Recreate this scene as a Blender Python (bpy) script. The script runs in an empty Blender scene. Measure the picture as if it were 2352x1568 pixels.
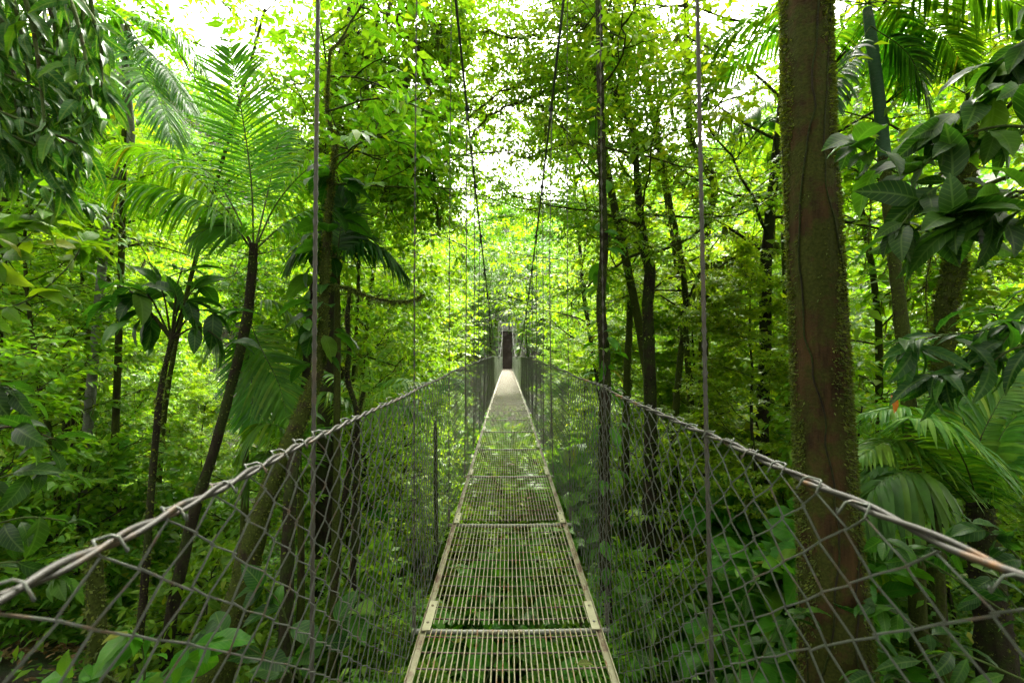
import bpy, math, numpy as np
from mathutils import Matrix, Vector
R = math.radians
HAZE = 0
scene = bpy.context.scene
COL = scene.collection
rng = np.random.default_rng(11)

# ------------------------------------------------------------------ camera
F = 1045.33                      # focal length in pixels of a 2352 px wide frame (16 mm on 36 mm)
CAMX = -0.02
PITCH, YAW = R(2.2), R(-0.6)
camd = bpy.data.cameras.new('camera'); cam = bpy.data.objects.new('camera', camd); COL.objects.link(cam)
camd.lens = 16; camd.sensor_width = 36; camd.clip_start = 0.02; camd.clip_end = 2000
cam.location = (CAMX, 0, 0); cam.rotation_euler = (R(90) + PITCH, 0, YAW)
camd.dof.use_dof = True; camd.dof.focus_distance = 6.0; camd.dof.aperture_fstop = 5.6
scene.camera = cam
CM = np.array(cam.rotation_euler.to_matrix())
def P(px, py, Y):
    """world point seen at photo pixel (2352 px frame) whose world y is Y"""
    d = CM @ np.array([(px - 1176) / F, -(py - 784) / F, -1.0])
    return np.array([CAMX, 0, 0]) + d * (Y / d[1])

# ------------------------------------------------------------------ materials
def newmat(name):
    m = bpy.data.materials.new(name); m.use_nodes = True
    nt = m.node_tree; nt.nodes.clear()
    out = nt.nodes.new('ShaderNodeOutputMaterial')
    return m, nt, out
def N(nt, t, **kw):
    n = nt.nodes.new(t)
    for k, v in kw.items():
        if k in n.inputs.keys(): n.inputs[k].default_value = v
        else: setattr(n, k, v)
    return n
def ramp(nt, stops, interp='LINEAR'):
    n = nt.nodes.new('ShaderNodeValToRGB'); cr = n.color_ramp; cr.interpolation = interp
    while len(cr.elements) > 1: cr.elements.remove(cr.elements[-1])
    cr.elements[0].position = stops[0][0]; cr.elements[0].color = (*stops[0][1], 1)
    for p, c in stops[1:]:
        e = cr.elements.new(p); e.color = (*c, 1)
    return n
def leafmat(name, stops, trans=(1.65, 1.55, .38), tf=.5, rough=.42, veins=.45, spec=.22):
    """leaf with a reflecting and a light-passing side; each leaf takes its own tone from the ramp"""
    m, nt, out = newmat(name)
    geo = nt.nodes.new('ShaderNodeNewGeometry')
    rp = ramp(nt, stops); nt.links.new(geo.outputs['Random Per Island'], rp.inputs[0])
    oi = nt.nodes.new('ShaderNodeObjectInfo')
    hs = N(nt, 'ShaderNodeHueSaturation')
    mr = N(nt, 'ShaderNodeMapRange'); mr.inputs[3].default_value = .485; mr.inputs[4].default_value = .515
    nt.links.new(oi.outputs['Random'], mr.inputs[0]); nt.links.new(mr.outputs[0], hs.inputs['Hue'])
    tc = nt.nodes.new('ShaderNodeTexCoord')
    nz = N(nt, 'ShaderNodeTexNoise', Scale=9.0, Detail=3.0); nt.links.new(tc.outputs['Object'], nz.inputs['Vector'])
    mr2 = N(nt, 'ShaderNodeMapRange'); mr2.inputs[1].default_value = .3; mr2.inputs[2].default_value = .7
    mr2.inputs[3].default_value = .75; mr2.inputs[4].default_value = 1.25
    nt.links.new(nz.outputs[0], mr2.inputs[0]); nt.links.new(mr2.outputs[0], hs.inputs['Value'])
    nt.links.new(rp.outputs[0], hs.inputs['Color'])
    at = N(nt, 'ShaderNodeAttribute', attribute_name='leafpos'); sx = nt.nodes.new('ShaderNodeSeparateXYZ'); nt.links.new(at.outputs['Vector'], sx.inputs[0])
    ab = N(nt, 'ShaderNodeMath', operation='ABSOLUTE'); nt.links.new(sx.outputs[0], ab.inputs[0])
    m1 = N(nt, 'ShaderNodeMath', operation='MULTIPLY_ADD'); nt.links.new(ab.outputs[0], m1.inputs[0]); m1.inputs[1].default_value = -.9; nt.links.new(sx.outputs[1], m1.inputs[2])
    m2 = N(nt, 'ShaderNodeMath', operation='MULTIPLY'); nt.links.new(m1.outputs[0], m2.inputs[0]); m2.inputs[1].default_value = 9.0
    m3 = N(nt, 'ShaderNodeMath', operation='FRACT'); nt.links.new(m2.outputs[0], m3.inputs[0])
    vr = ramp(nt, [(0, (1, 1, 1)), (.14, (0, 0, 0)), (.9, (0, 0, 0)), (1, (1, 1, 1))]); nt.links.new(m3.outputs[0], vr.inputs[0])
    mr4 = ramp(nt, [(0, (1, 1, 1)), (.012, (1, 1, 1)), (.02, (0, 0, 0))]); nt.links.new(ab.outputs[0], mr4.inputs[0])
    vx = N(nt, 'ShaderNodeMath', operation='MAXIMUM'); nt.links.new(vr.outputs[0], vx.inputs[0]); nt.links.new(mr4.outputs[0], vx.inputs[1])
    lt = N(nt, 'ShaderNodeMath', operation='LESS_THAN'); nt.links.new(ab.outputs[0], lt.inputs[0]); lt.inputs[1].default_value = 2.0
    vm = N(nt, 'ShaderNodeMath', operation='MULTIPLY'); nt.links.new(vx.outputs[0], vm.inputs[0]); nt.links.new(lt.outputs[0], vm.inputs[1])
    vm2 = N(nt, 'ShaderNodeMath', operation='MULTIPLY'); nt.links.new(vm.outputs[0], vm2.inputs[0]); vm2.inputs[1].default_value = veins
    vc = N(nt, 'ShaderNodeMix', data_type='RGBA'); nt.links.new(vm2.outputs[0], vc.inputs[0]); nt.links.new(hs.outputs[0], vc.inputs[6]); vc.inputs[7].default_value = (.16, .24, .06, 1)
    col = vc.outputs[2]
    pr = N(nt, 'ShaderNodeBsdfPrincipled', Roughness=rough); pr.inputs['Specular IOR Level'].default_value = spec
    nt.links.new(col, pr.inputs['Base Color'])
    mul = N(nt, 'ShaderNodeMix', data_type='RGBA', blend_type='MULTIPLY'); mul.inputs[0].default_value = 1
    nt.links.new(col, mul.inputs[6]); mul.inputs[7].default_value = (*trans, 1)
    tr = nt.nodes.new('ShaderNodeBsdfTranslucent'); nt.links.new(mul.outputs[2], tr.inputs[0])
    mx = nt.nodes.new('ShaderNodeMixShader'); mx.inputs[0].default_value = tf
    nt.links.new(pr.outputs[0], mx.inputs[1]); nt.links.new(tr.outputs[0], mx.inputs[2])
    nt.links.new(mx.outputs[0], out.inputs[0])
    return m
def barkmat(name, dark, light, moss, mossamt=.5, scale=6.0, stretch=.25, bump=.6):
    m, nt, out = newmat(name)
    tc = nt.nodes.new('ShaderNodeTexCoord')
    mp = N(nt, 'ShaderNodeMapping'); mp.inputs['Scale'].default_value = (1, 1, stretch)
    nt.links.new(tc.outputs['Object'], mp.inputs[0])
    n1 = N(nt, 'ShaderNodeTexNoise', Scale=scale * 3, Detail=8.0, Roughness=.7); nt.links.new(mp.outputs[0], n1.inputs['Vector'])
    r1 = ramp(nt, [(.3, dark), (.7, light)]); nt.links.new(n1.outputs[0], r1.inputs[0])
    n2 = N(nt, 'ShaderNodeTexNoise', Scale=scale * .8, Detail=10.0, Roughness=.72); nt.links.new(tc.outputs['Object'], n2.inputs['Vector'])
    r2 = ramp(nt, [(.62 - .3 * mossamt, (0, 0, 0)), (.72 - .3 * mossamt, (1, 1, 1))]); nt.links.new(n2.outputs[0], r2.inputs[0])
    mx = N(nt, 'ShaderNodeMix', data_type='RGBA'); nt.links.new(r2.outputs[0], mx.inputs[0]); nt.links.new(r1.outputs[0], mx.inputs[6])
    n3 = N(nt, 'ShaderNodeTexNoise', Scale=60.0, Detail=4.0); nt.links.new(tc.outputs['Object'], n3.inputs['Vector'])
    r3 = ramp(nt, [(.3, tuple(c * .45 for c in moss)), (.7, moss)]); nt.links.new(n3.outputs[0], r3.inputs[0])
    nt.links.new(r3.outputs[0], mx.inputs[7])
    pr = N(nt, 'ShaderNodeBsdfPrincipled', Roughness=.9); pr.inputs['Specular IOR Level'].default_value = .12
    nt.links.new(mx.outputs[2], pr.inputs['Base Color'])
    ad = N(nt, 'ShaderNodeMath', operation='ADD'); nt.links.new(n1.outputs[0], ad.inputs[0]); nt.links.new(n3.outputs[0], ad.inputs[1])
    bp = N(nt, 'ShaderNodeBump', Strength=bump, Distance=.02); nt.links.new(ad.outputs[0], bp.inputs['Height'])
    nt.links.new(bp.outputs[0], pr.inputs['Normal'])
    nt.links.new(pr.outputs[0], out.inputs[0])
    return m
def metalmat(name, base, rust, amt=.45, metallic=.5, rough=.5, scale=8, rust2=None):
    m, nt, out = newmat(name)
    tc = nt.nodes.new('ShaderNodeTexCoord')
    n1 = N(nt, 'ShaderNodeTexNoise', Scale=float(scale), Detail=7.0, Roughness=.65); nt.links.new(tc.outputs['Object'], n1.inputs['Vector'])
    st = [(.0, base), (.72 - .4 * amt, base), (.80 - .4 * amt, rust)]
    if rust2: st.append((.95 - .4 * amt, rust2))
    r1 = ramp(nt, st); nt.links.new(n1.outputs[0], r1.inputs[0])
    n2 = N(nt, 'ShaderNodeTexNoise', Scale=scale * 9.0, Detail=3.0); nt.links.new(tc.outputs['Object'], n2.inputs['Vector'])
    mr = N(nt, 'ShaderNodeMapRange'); mr.inputs[3].default_value = .7; mr.inputs[4].default_value = 1.25; nt.links.new(n2.outputs[0], mr.inputs[0])
    hs = N(nt, 'ShaderNodeHueSaturation'); nt.links.new(r1.outputs[0], hs.inputs['Color']); nt.links.new(mr.outputs[0], hs.inputs['Value'])
    pr = N(nt, 'ShaderNodeBsdfPrincipled', Roughness=rough, Metallic=metallic); nt.links.new(hs.outputs[0], pr.inputs['Base Color'])
    bp = N(nt, 'ShaderNodeBump', Strength=.3, Distance=.002); nt.links.new(n2.outputs[0], bp.inputs['Height']); nt.links.new(bp.outputs[0], pr.inputs['Normal'])
    nt.links.new(pr.outputs[0], out.inputs[0])
    return m

L = {}
L['lime'] = leafmat('leaf_lime', [(0, (.075, .19, .008)), (.5, (.13, .27, .010)), (.93, (.18, .295, .012)), (1, (.22, .28, .02))], tf=.55)
L['mid'] = leafmat('leaf_mid', [(0, (.045, .14, .008)), (.6, (.085, .21, .010)), (.97, (.15, .26, .012)), (1, (.20, .22, .02))], tf=.52)
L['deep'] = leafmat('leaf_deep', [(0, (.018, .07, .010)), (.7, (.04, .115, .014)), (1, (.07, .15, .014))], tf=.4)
L['palm'] = leafmat('leaf_palm', [(0, (.035, .13, .010)), (.8, (.065, .19, .012)), (.98, (.11, .2, .015)), (1, (.22, .13, .03))], tf=.5, rough=.4, veins=.25)
L['frond'] = leafmat('leaf_frond', [(0, (.05, .16, .010)), (.8, (.08, .22, .012)), (.98, (.13, .24, .015)), (1, (.24, .14, .03))], tf=.58, rough=.4, veins=.2)
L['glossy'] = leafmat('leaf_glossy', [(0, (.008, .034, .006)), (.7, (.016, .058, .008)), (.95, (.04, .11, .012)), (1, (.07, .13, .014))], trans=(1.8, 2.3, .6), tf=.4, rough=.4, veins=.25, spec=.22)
L['ground'] = leafmat('leaf_ground', [(0, (.04, .14, .015)), (.6, (.08, .20, .02)), (.95, (.15, .27, .025)), (1, (.33, .28, .04))], tf=.38, rough=.45)
L['far'] = leafmat('leaf_far', [(0, (.035, .12, .018)), (.6, (.07, .19, .025)), (1, (.14, .26, .03))], tf=.4, rough=.6)
L['olive'] = leafmat('leaf_olive', [(0, (.035, .050, .008)), (.6, (.065, .085, .012)), (1, (.11, .125, .018))], tf=.35, rough=.7)
L['dead'] = leafmat('leaf_dead', [(0, (.06, .028, .015)), (.6, (.12, .06, .028)), (.9, (.22, .13, .07)), (1, (.30, .22, .15))], trans=(1.2, 1, .8), tf=.15, rough=.35)
L['red'] = leafmat('leaf_red', [(0, (.35, .07, .015)), (1, (.5, .13, .02))], trans=(1.4, 1, .6), tf=.45)
B = {}
B['brown'] = barkmat('bark_brown', (.006, .004, .0025), (.062, .034, .014), (.040, .046, .008), .62, 4.5, .13, .4)
B['mossy'] = barkmat('bark_mossy', (.010, .008, .005), (.042, .032, .019), (.045, .060, .010), .8, 5)
B['dark'] = barkmat('bark_dark', (.007, .006, .004), (.030, .023, .015), (.028, .040, .009), .55, 5)
B['grey'] = barkmat('bark_grey', (.08, .085, .07), (.2, .21, .18), (.06, .09, .03), .2, 6, 3.0)
B['shaft'] = barkmat('palm_stem_green', (.025, .055, .032), (.05, .095, .06), (.11, .13, .11), .1, 5, 4.0, .2)
B['stem'] = barkmat('stem_green', (.03, .045, .012), (.07, .10, .03), (.05, .03, .02), .3, 8)
M_deck = metalmat('cream_painted_bar', (.22, .21, .125), (.20, .10, .05), .42, .0, .55, 9, (.06, .03, .02))
M_rod = metalmat('dark_cross_rod', (.11, .09, .07), (.06, .035, .02), .5, .3, .6, 12)
M_edge = metalmat('cream_painted_angle', (.19, .18, .105), (.10, .055, .03), .62, .0, .55, 7, (.045, .02, .012))
M_beam = metalmat('grey_pipe', (.15, .15, .135), (.17, .13, .07), .45, .3, .4, 5)
M_wire = metalmat('galvanised_wire', (.085, .092, .08), (.09, .06, .04), .42, .15, .5, 22)
M_wire2 = metalmat('weathered_wire', (.065, .075, .06), (.075, .055, .04), .4, .15, .55, 22)
M_wire_skylit = metalmat('skylit_galvanised_wire', (.30, .32, .29), (.3, .3, .28), .42, .15, .5, 22)  # same mesh farther along; open-sky brightness put into the wire colour
M_rail = metalmat('rail_cable_metal', (.020, .018, .014), (.045, .028, .015), .5, .1, .6, 9)
M_rail2 = metalmat('rail_cable_rusty', (.019, .017, .013), (.13, .055, .010), .40, .05, .65, 5)
M_rope = metalmat('hanger_rope_metal', (.045, .042, .034), (.06, .045, .03), .45, .1, .6, 10)
M_cable = metalmat('main_cable_metal', (.03, .035, .032), (.05, .04, .03), .45, .4, .55, 10)
M_tower = metalmat('tower_paint', (.17, .19, .155), (.15, .13, .10), .4, .1, .6, 3)
M_plate = metalmat('cream_plate', (.26, .25, .155), (.2, .1, .05), .3, .0, .5, 9)

# ------------------------------------------------------------------ mesh building
def nrm(v): return v / (np.linalg.norm(v, axis=-1, keepdims=True) + 1e-12)
class MB:
    def __init__(s): s.v = []; s.f = []; s.n = 0; s.uv = []
    def add(s, v, f, mi=0, uv=None):
        """v (n,3); f (m,3) or (m,4)"""
        v = np.asarray(v, float); f = np.asarray(f, np.int64)
        if len(f) == 0: return
        s.v.append(v); s.f.append((f + s.n, mi)); s.n += len(v)
        s.uv.append(uv if uv is not None else np.full((len(v), 3), 9.0))
    def mesh(s, name, mats, smooth=True):
        me = bpy.data.meshes.new(name)
        V = np.concatenate(s.v); me.vertices.add(len(V)); me.vertices.foreach_set('co', V.astype(np.float32).ravel())
        loops, starts, mis, st = [], [], [], 0
        for f, mi in s.f:
            k = f.shape[1]; loops.append(f.ravel()); starts.append(st + np.arange(len(f)) * k); st += f.size; mis.append(np.full(len(f), mi))
        loops = np.concatenate(loops).astype(np.int32); starts = np.concatenate(starts).astype(np.int32); mis = np.concatenate(mis).astype(np.int32)
        me.loops.add(len(loops)); me.loops.foreach_set('vertex_index', loops)
        me.polygons.add(len(starts)); me.polygons.foreach_set('loop_start', starts)
        me.polygons.foreach_set('material_index', mis)
        me.polygons.foreach_set('use_smooth', np.full(len(starts), smooth))
        at = me.attributes.new('leafpos', 'FLOAT_VECTOR', 'POINT'); at.data.foreach_set('vector', np.concatenate(s.uv).astype(np.float32).ravel())
        for m in mats: me.materials.append(m)
        me.update(calc_edges=True); me.validate()
        return me
def link(name, me, parent=None):
    o = bpy.data.objects.new(name, me); COL.objects.link(o)
    if parent: o.parent = parent
    return o
def tag(o, label=None, cat=None, group=None, kind=None):
    if label: o['label'] = label
    if cat: o['category'] = cat
    if group: o['group'] = group
    if kind: o['kind'] = kind
    return o
def empty(name, loc, label, cat, group=None, rz=0, sc=1):
    o = bpy.data.objects.new(name, None); COL.objects.link(o); o.location = tuple(float(c) for c in loc)
    o.rotation_euler = (0, 0, rz); o.scale = (sc, sc, sc); o.empty_display_size = .1
    return tag(o, label, cat, group)
def frames(p):
    t = np.gradient(p, axis=0); t = nrm(t)
    a = np.array([0, 0, 1.]) if abs(t[0, 2]) < .9 else np.array([1., 0, 0])
    u = np.cross(t[0], a); u /= np.linalg.norm(u); U = [u]
    for i in range(1, len(p)):
        u = U[-1] - t[i] * np.dot(U[-1], t[i]); u /= np.linalg.norm(u) + 1e-12; U.append(u)
    U = np.array(U); return t, U, np.cross(t, U)
def tube(mb, p, r, k=6, mi=0, lobes=0, lob=.15, pitch=0, cap=False, rough=0, rg=None, relief=0):
    p = np.asarray(p, float); n = len(p); r = np.broadcast_to(np.asarray(r, float), (n,))
    t, U, W = frames(p)
    a = np.arange(k) / k * 2 * np.pi
    A = np.broadcast_to(a, (n, k)).copy()
    s = np.concatenate([[0], np.cumsum(np.linalg.norm(np.diff(p, axis=0), axis=1))])
    rr = np.broadcast_to(r[:, None], (n, k)).copy()
    if lobes: rr *= 1 + lob * np.cos(lobes * A)
    if relief:
        q = s[:, None]; rr *= 1 + relief * (np.sin(2 * A + q * .8) + .8 * np.sin(5 * A - q * 1.1 + 1) + .6 * np.sin(11 * A + q * 1.9) + .35 * np.sin(23 * A - 3.1 * q) * np.sin(q * 2.3 + 4 * A))
    if pitch: A = A + (s / pitch * 2 * np.pi)[:, None]
    if rough: rr *= 1 + rough * (rg or rng).standard_normal((n, k))
    v = p[:, None] + U[:, None] * (np.cos(A) * rr)[..., None] + W[:, None] * (np.sin(A) * rr)[..., None]
    i = np.arange(n - 1)[:, None] * k; j = np.arange(k)[None]; j2 = (j + 1) % k
    f = np.stack([i + j, i + j2, i + k + j2, i + k + j], -1).reshape(-1, 4)
    mb.add(v.reshape(-1, 3), f, mi)
    if cap:
        for e in (0, n - 1):
            c = np.concatenate([v[e], p[e:e + 1]]); jj = np.arange(k)
            mb.add(c, np.stack([jj, (jj + 1) % k, np.full(k, k)], -1), mi)
def box(mb, c0, c1, mi=0):
    x0, y0, z0 = c0; x1, y1, z1 = c1
    v = [(x0, y0, z0), (x1, y0, z0), (x1, y1, z0), (x0, y1, z0), (x0, y0, z1), (x1, y0, z1), (x1, y1, z1), (x0, y1, z1)]
    mb.add(v, [(0, 3, 2, 1), (4, 5, 6, 7), (0, 1, 5, 4), (1, 2, 6, 5), (2, 3, 7, 6), (3, 0, 4, 7)], mi)
def bar(mb, a, b, w, h=None, mi=0):
    """rectangular bar between two points"""
    a = np.asarray(a, float); b = np.asarray(b, float); h = h or w
    d = nrm(b - a); up = np.array([0, 0, 1.]) if abs(d[2]) < .95 else np.array([0, 1., 0])
    x = nrm(np.cross(d, up)) * w / 2; z = nrm(np.cross(x, d)) * h / 2
    v = [a - x - z, a + x - z, a + x + z, a - x + z, b - x - z, b + x - z, b + x + z, b - x + z]
    mb.add(v, [(0, 1, 2, 3), (7, 6, 5, 4), (0, 4, 5, 1), (1, 5, 6, 2), (2, 6, 7, 3), (3, 7, 4, 0)], mi)
def smooth(pts, n=24):
    """Catmull-Rom through the points"""
    p = np.asarray(pts, float)
    q = np.concatenate([2 * p[:1] - p[1:2], p, 2 * p[-1:] - p[-2:-1]])
    T = np.linspace(0, len(p) - 1 - 1e-9, n); i = T.astype(int); t = (T - i)[:, None]
    a, b, c, d = q[i], q[i + 1], q[i + 2], q[i + 3]
    return .5 * (2 * b + (c - a) * t + (2 * a - 5 * b + 4 * c - d) * t ** 2 + (3 * b - a - 3 * c + d) * t ** 3)

# leaf templates: along +Y, face up +Z, unit length
def tmpl_small(w=.42, fold=.06, droop=.12):
    v = np.array([(0, 0, 0), (-w / 2, .42, fold), (0, .5, .03), (w / 2, .42, fold), (0, 1, -droop)])
    return v, np.array([(0, 2, 1), (0, 3, 2), (1, 2, 4), (2, 3, 4)])
def tmpl_quad(w=.5):
    return np.array([(0, 0, 0), (-w / 2, .5, 0.04), (0, 1, -.1), (w / 2, .5, .04)]), np.array([(0, 3, 2, 1)])
def tmpl_big(w=.45, fold=.05, droop=.22, wave=.012, seg=8, peak=.45):
    t = np.linspace(0, 1, seg + 1); prof = np.sin(np.pi * t ** (math.log(.5) / math.log(peak))) ** .8; prof[0] = .02; prof[-1] = .0
    y = t; z = .06 * np.sin(t * 3) - droop * t ** 2.2
    v = [];
    for i in range(seg + 1):
        hw = w / 2 * prof[i]
        wv = wave * (1 if i % 2 else -1)
        v += [(-hw, y[i] + .03, z[i] + fold * prof[i] + wv), (-hw * .5, y[i] + .01, z[i] + fold * prof[i] * .7), (0, y[i], z[i]), (hw * .5, y[i] + .01, z[i] + fold * prof[i] * .7), (hw, y[i] + .03, z[i] + fold * prof[i] + wv)]
    f = []
    for i in range(seg):
        for j in range(4):
            a = i * 5 + j; f.append((a, a + 1, a + 6, a + 5))
    return np.array(v), np.array(f)
T_SMALL, T_QUAD, T_BIG = tmpl_small(), tmpl_quad(), tmpl_big()
T_NARROW = tmpl_small(.22, .03, .2); T_ROUND = tmpl_small(.62, .05, .1)
T_BIGN = tmpl_big(.26, .03, .3); T_BIGR = tmpl_big(.62, .05, .2, peak=.4)
T_OBOV = tmpl_small(.40, .04, .25); T_OBOV[0][[1, 3], 1] = .64
def basis(d, u):
    d = nrm(d); x = np.cross(d, u); x = nrm(x); z = np.cross(x, d)
    return np.stack([x, d, z], -1)       # columns X, Y(dir), Z
def put(mb, T, pos, d, u, s, mi=0):
    v, f = T; n = len(pos)
    if n == 0: return
    Bm = basis(d, u)                                     # (n,3,3)
    s = np.asarray(s, float).reshape(-1, 1, 1) * np.ones((n, 1, 1))
    V = np.einsum('nij,kj->nki', Bm, v) * s + pos[:, None]
    k = len(v)
    Fc = (f[None] + (np.arange(n) * k)[:, None, None]).reshape(-1, f.shape[1])
    mb.add(V.reshape(-1, 3), Fc, mi, np.tile(v, (n, 1)))

def spray_tmpl(kind):
    """leaf positions on a unit twig along +Y"""
    r = np.random.default_rng(5); pos, d, u, s = [], [], [], []
    def lf(p, dd, sc=1, uu=(0, 0, 1)): pos.append(p); d.append(dd); u.append(uu); s.append(sc)
    if kind == 'alt':
        for i in range(9):
            t = .12 + .82 * i / 8; sd = 1 if i % 2 else -1; a = R(62 - 18 * t)
            lf((0, t, 0), (sd * math.sin(a), math.cos(a), -.25), .75 + .35 * math.sin(t * 3))
        lf((0, 1, 0), (0, 1, -.3), 1)
    elif kind == 'whorl':
        for (c, n, sc) in (((0, 1, 0), 8, 1), ((.25, .55, .04), 6, .85), ((-.28, .62, .02), 6, .85)):
            for i in range(n):
                a = i / n * 2 * math.pi + c[0] * 3
                lf(c, (math.sin(a), math.cos(a) * .9 + .25, -.3 + .15 * math.cos(a)), sc * (.8 + .3 * r.random()))
    elif kind == 'lacy':
        for b, (ang, st, ln) in enumerate(((0, 0, 1), (48, .15, .6), (-48, .25, .6), (44, .45, .45), (-42, .55, .42))):
            ca, sa = math.cos(R(ang)), math.sin(R(ang)); m = int(5 + ln * 8)
            for i in range(m):
                t = (i + 1) / m; sd = 1 if i % 2 else -1
                x, y = sa * t * ln, st + ca * t * ln
                aa = R(ang + sd * 60)
                lf((x, y, -.06 * t), (math.sin(aa), math.cos(aa), -.2), .7 + .5 * r.random())
    elif kind == 'drop':                                   # leaves hanging from the twig
        for i in range(8):
            t = .15 + .85 * i / 7; sd = 1 if i % 2 else -1
            lf((0, t, -.05 * t), (sd * .55, .45, -.8), .8 + .4 * r.random())
    return tuple(np.array(x, float) for x in (pos, d, u, s))
SP = {k: spray_tmpl(k) for k in ('alt', 'whorl', 'lacy', 'drop')}
def sprays(mb, kind, T, pos, d, u, s, leaf, rg, mi=0, twig=None, jit=.26):
    """pos,d,u (n,3) twig frames, s (n,) twig lengths, leaf = leaf length in metres"""
    n = len(pos)
    if n == 0: return
    lp, ld, lu, ls = SP[kind]; k = len(lp); Bm = basis(d, u)
    s = np.asarray(s, float) * np.ones(n)
    wp = np.einsum('nij,kj->nki', Bm, lp) * s[:, None, None] + pos[:, None]
    wd = np.einsum('nij,kj->nki', Bm, ld) + jit * rg.standard_normal((n, k, 3))
    wu = np.einsum('nij,kj->nki', Bm, lu) + jit * 1.1 * rg.standard_normal((n, k, 3))
    sc = ls[None] * leaf * (1 + .22 * rg.standard_normal((n, k))).clip(.4, 1.7)
    keep = rg.random((n, k)) > .1
    put(mb, T, wp[keep], wd[keep], wu[keep], sc[keep], mi)
    if twig is not None:
        tv = np.array([(-.5, 0, 0), (.5, 0, 0), (0, 0, .8), (0, 1, 0)])
        v = np.stack([np.stack([tv[:, 0] * .012, tv[:, 1], tv[:, 2] * .012], -1)] * n)
        v = v * s[:, None, None]; V = np.einsum('nij,nkj->nki', Bm, v) + pos[:, None]
        f = np.array([(0, 1, 3), (1, 2, 3), (2, 0, 3)]); Fc = (f[None] + (np.arange(n) * 4)[:, None, None]).reshape(-1, 3)
        mb.add(V.reshape(-1, 3), Fc, twig)

def wander(p0, d0, Ln, n, rg, noise=.18, up=0.0):
    p = [np.array(p0, float)]; d = nrm(np.array(d0, float))
    for i in range(n):
        d = nrm(d + noise * rg.standard_normal(3) + np.array([0, 0, up])); p.append(p[-1] + d * Ln / n)
    return np.array(p)
LIMBS = []
def grow(wood, tpath, trad, rg, t0=.45, nl=14, Ln=2.5, elev=25, nsub=5, step=.35, up=.03, sprlen=.5, azs=None, dens=1.0):
    """limbs and twigs on a trunk path; returns spray frames"""
    pos, dr, sz = [], [], []
    s = np.linspace(0, 1, len(tpath))
    for i in range(nl):
        t = t0 + (1 - t0) * (i + .5) / nl
        p0 = np.array([np.interp(t, s, tpath[:, k]) for k in range(3)]); r0 = np.interp(t, s, trad)
        az = (azs[i % len(azs)] + .5 * rg.standard_normal()) if azs is not None else i * 2.4 + .5 * rg.standard_normal()
        el = R(elev + 14 * rg.standard_normal() + 35 * max(0, (t - .8) / .2)); l = Ln * (1 - .45 * (t - t0) / (1 - t0)) * (.75 + .5 * rg.random())
        d0 = np.array([math.cos(az) * math.cos(el), math.sin(az) * math.cos(el), math.sin(el)])
        lp = wander(p0, d0, l, 7, rg, .16, up)
        tube(wood, lp, np.linspace(max(.35 * r0, .012), .006, 8), 5)
        paths = [(lp, l, .45)]; LIMBS.append(lp)
        for j in range(nsub):
            tt = .25 + .7 * (j + rg.random() * .6) / nsub; idx = tt * 7; a = int(idx)
            q0 = lp[a] + (lp[a + 1] - lp[a]) * (idx - a); dd = nrm(lp[a + 1] - lp[a]); sd = 1 if j % 2 else -1
            an = sd * R(50 + 15 * rg.standard_normal()); c, sn = math.cos(an), math.sin(an)
            d1 = np.array([dd[0] * c - dd[1] * sn, dd[0] * sn + dd[1] * c, dd[2] * .5 + .1 * rg.standard_normal()])
            l1 = l * .5 * (1.1 - .6 * tt) * (.7 + .6 * rg.random())
            sp = wander(q0, d1, l1, 4, rg, .2, 0)
            tube(wood, sp, np.linspace(.010, .004, 5), 3)
            paths.append((sp, l1, .1))
        for (pp, pl, ts) in paths:
            m = max(2, int(pl * (1 - ts) / step * dens)); n = len(pp) - 1
            for q in range(m + 1):
                tt = ts + (1 - ts) * q / m; idx = min(tt * n, n - 1e-6); a = int(idx)
                c0 = pp[a] + (pp[a + 1] - pp[a]) * (idx - a); dd = nrm(pp[a + 1] - pp[a])
                an = (R(55) * (1 if q % 2 else -1) + .3 * rg.standard_normal()) if q < m else 0
                c, sn = math.cos(an), math.sin(an)
                pos.append(c0); dr.append((dd[0] * c - dd[1] * sn, dd[0] * sn + dd[1] * c, dd[2] * .6 - .12 + .2 * rg.standard_normal())); sz.append(sprlen * (.7 + .6 * rg.random()))
    return np.array(pos), np.array(dr), np.array(sz)
def up_n(n, rg, k=.25): return np.array([0, 0, 1.]) + k * rg.standard_normal((n, 3))
def clear(pos, sz=.5):
    """keep sprays out of the walkway"""
    deckclear = (np.abs(pos[:, 0]) < .62 + sz * .8) & (pos[:, 2] < 2.4) & (pos[:, 2] > -1.7) & (pos[:, 1] < 47)
    cables = (np.abs(np.abs(pos[:, 0]) - .47) < .12)
    nearcam = (np.abs(pos[:, 0]) < 1.2) & (np.abs(pos[:, 1]) < 2.2)
    return ~(deckclear | cables | nearcam)

def ground(x, y):
    x = np.asarray(x, float); y = np.asarray(y, float)
    z = np.interp(y, [-30, -6, -1, 1, 4, 8, 14, 22, 32, 40, 44.5, 46.5, 52, 60, 80, 120, 200],
                  [1, -1.2, -1.7, -2.4, -3.7, -5.0, -6.6, -8.2, -7.4, -4.2, -1.6, -1.25, 1.3, 4.2, 13, 34, 60])
    k = np.clip((np.abs(x) - 16) / 30, 0, 3); z = z + 11 * k ** 1.3 * np.clip((y + 10) / 60, .4, 1)
    z = z + .5 * np.clip((-x - 2.5) / 4, 0, 1) * np.exp(-((y - 5) / 6) ** 2)
    z = z + .35 * np.sin(x * .55 + 1.3) * np.cos(y * .47) + .16 * np.sin(x * 1.7 + y * .9) + .08 * np.sin(x * 3.1 - y * 2.7)
    return z

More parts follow.
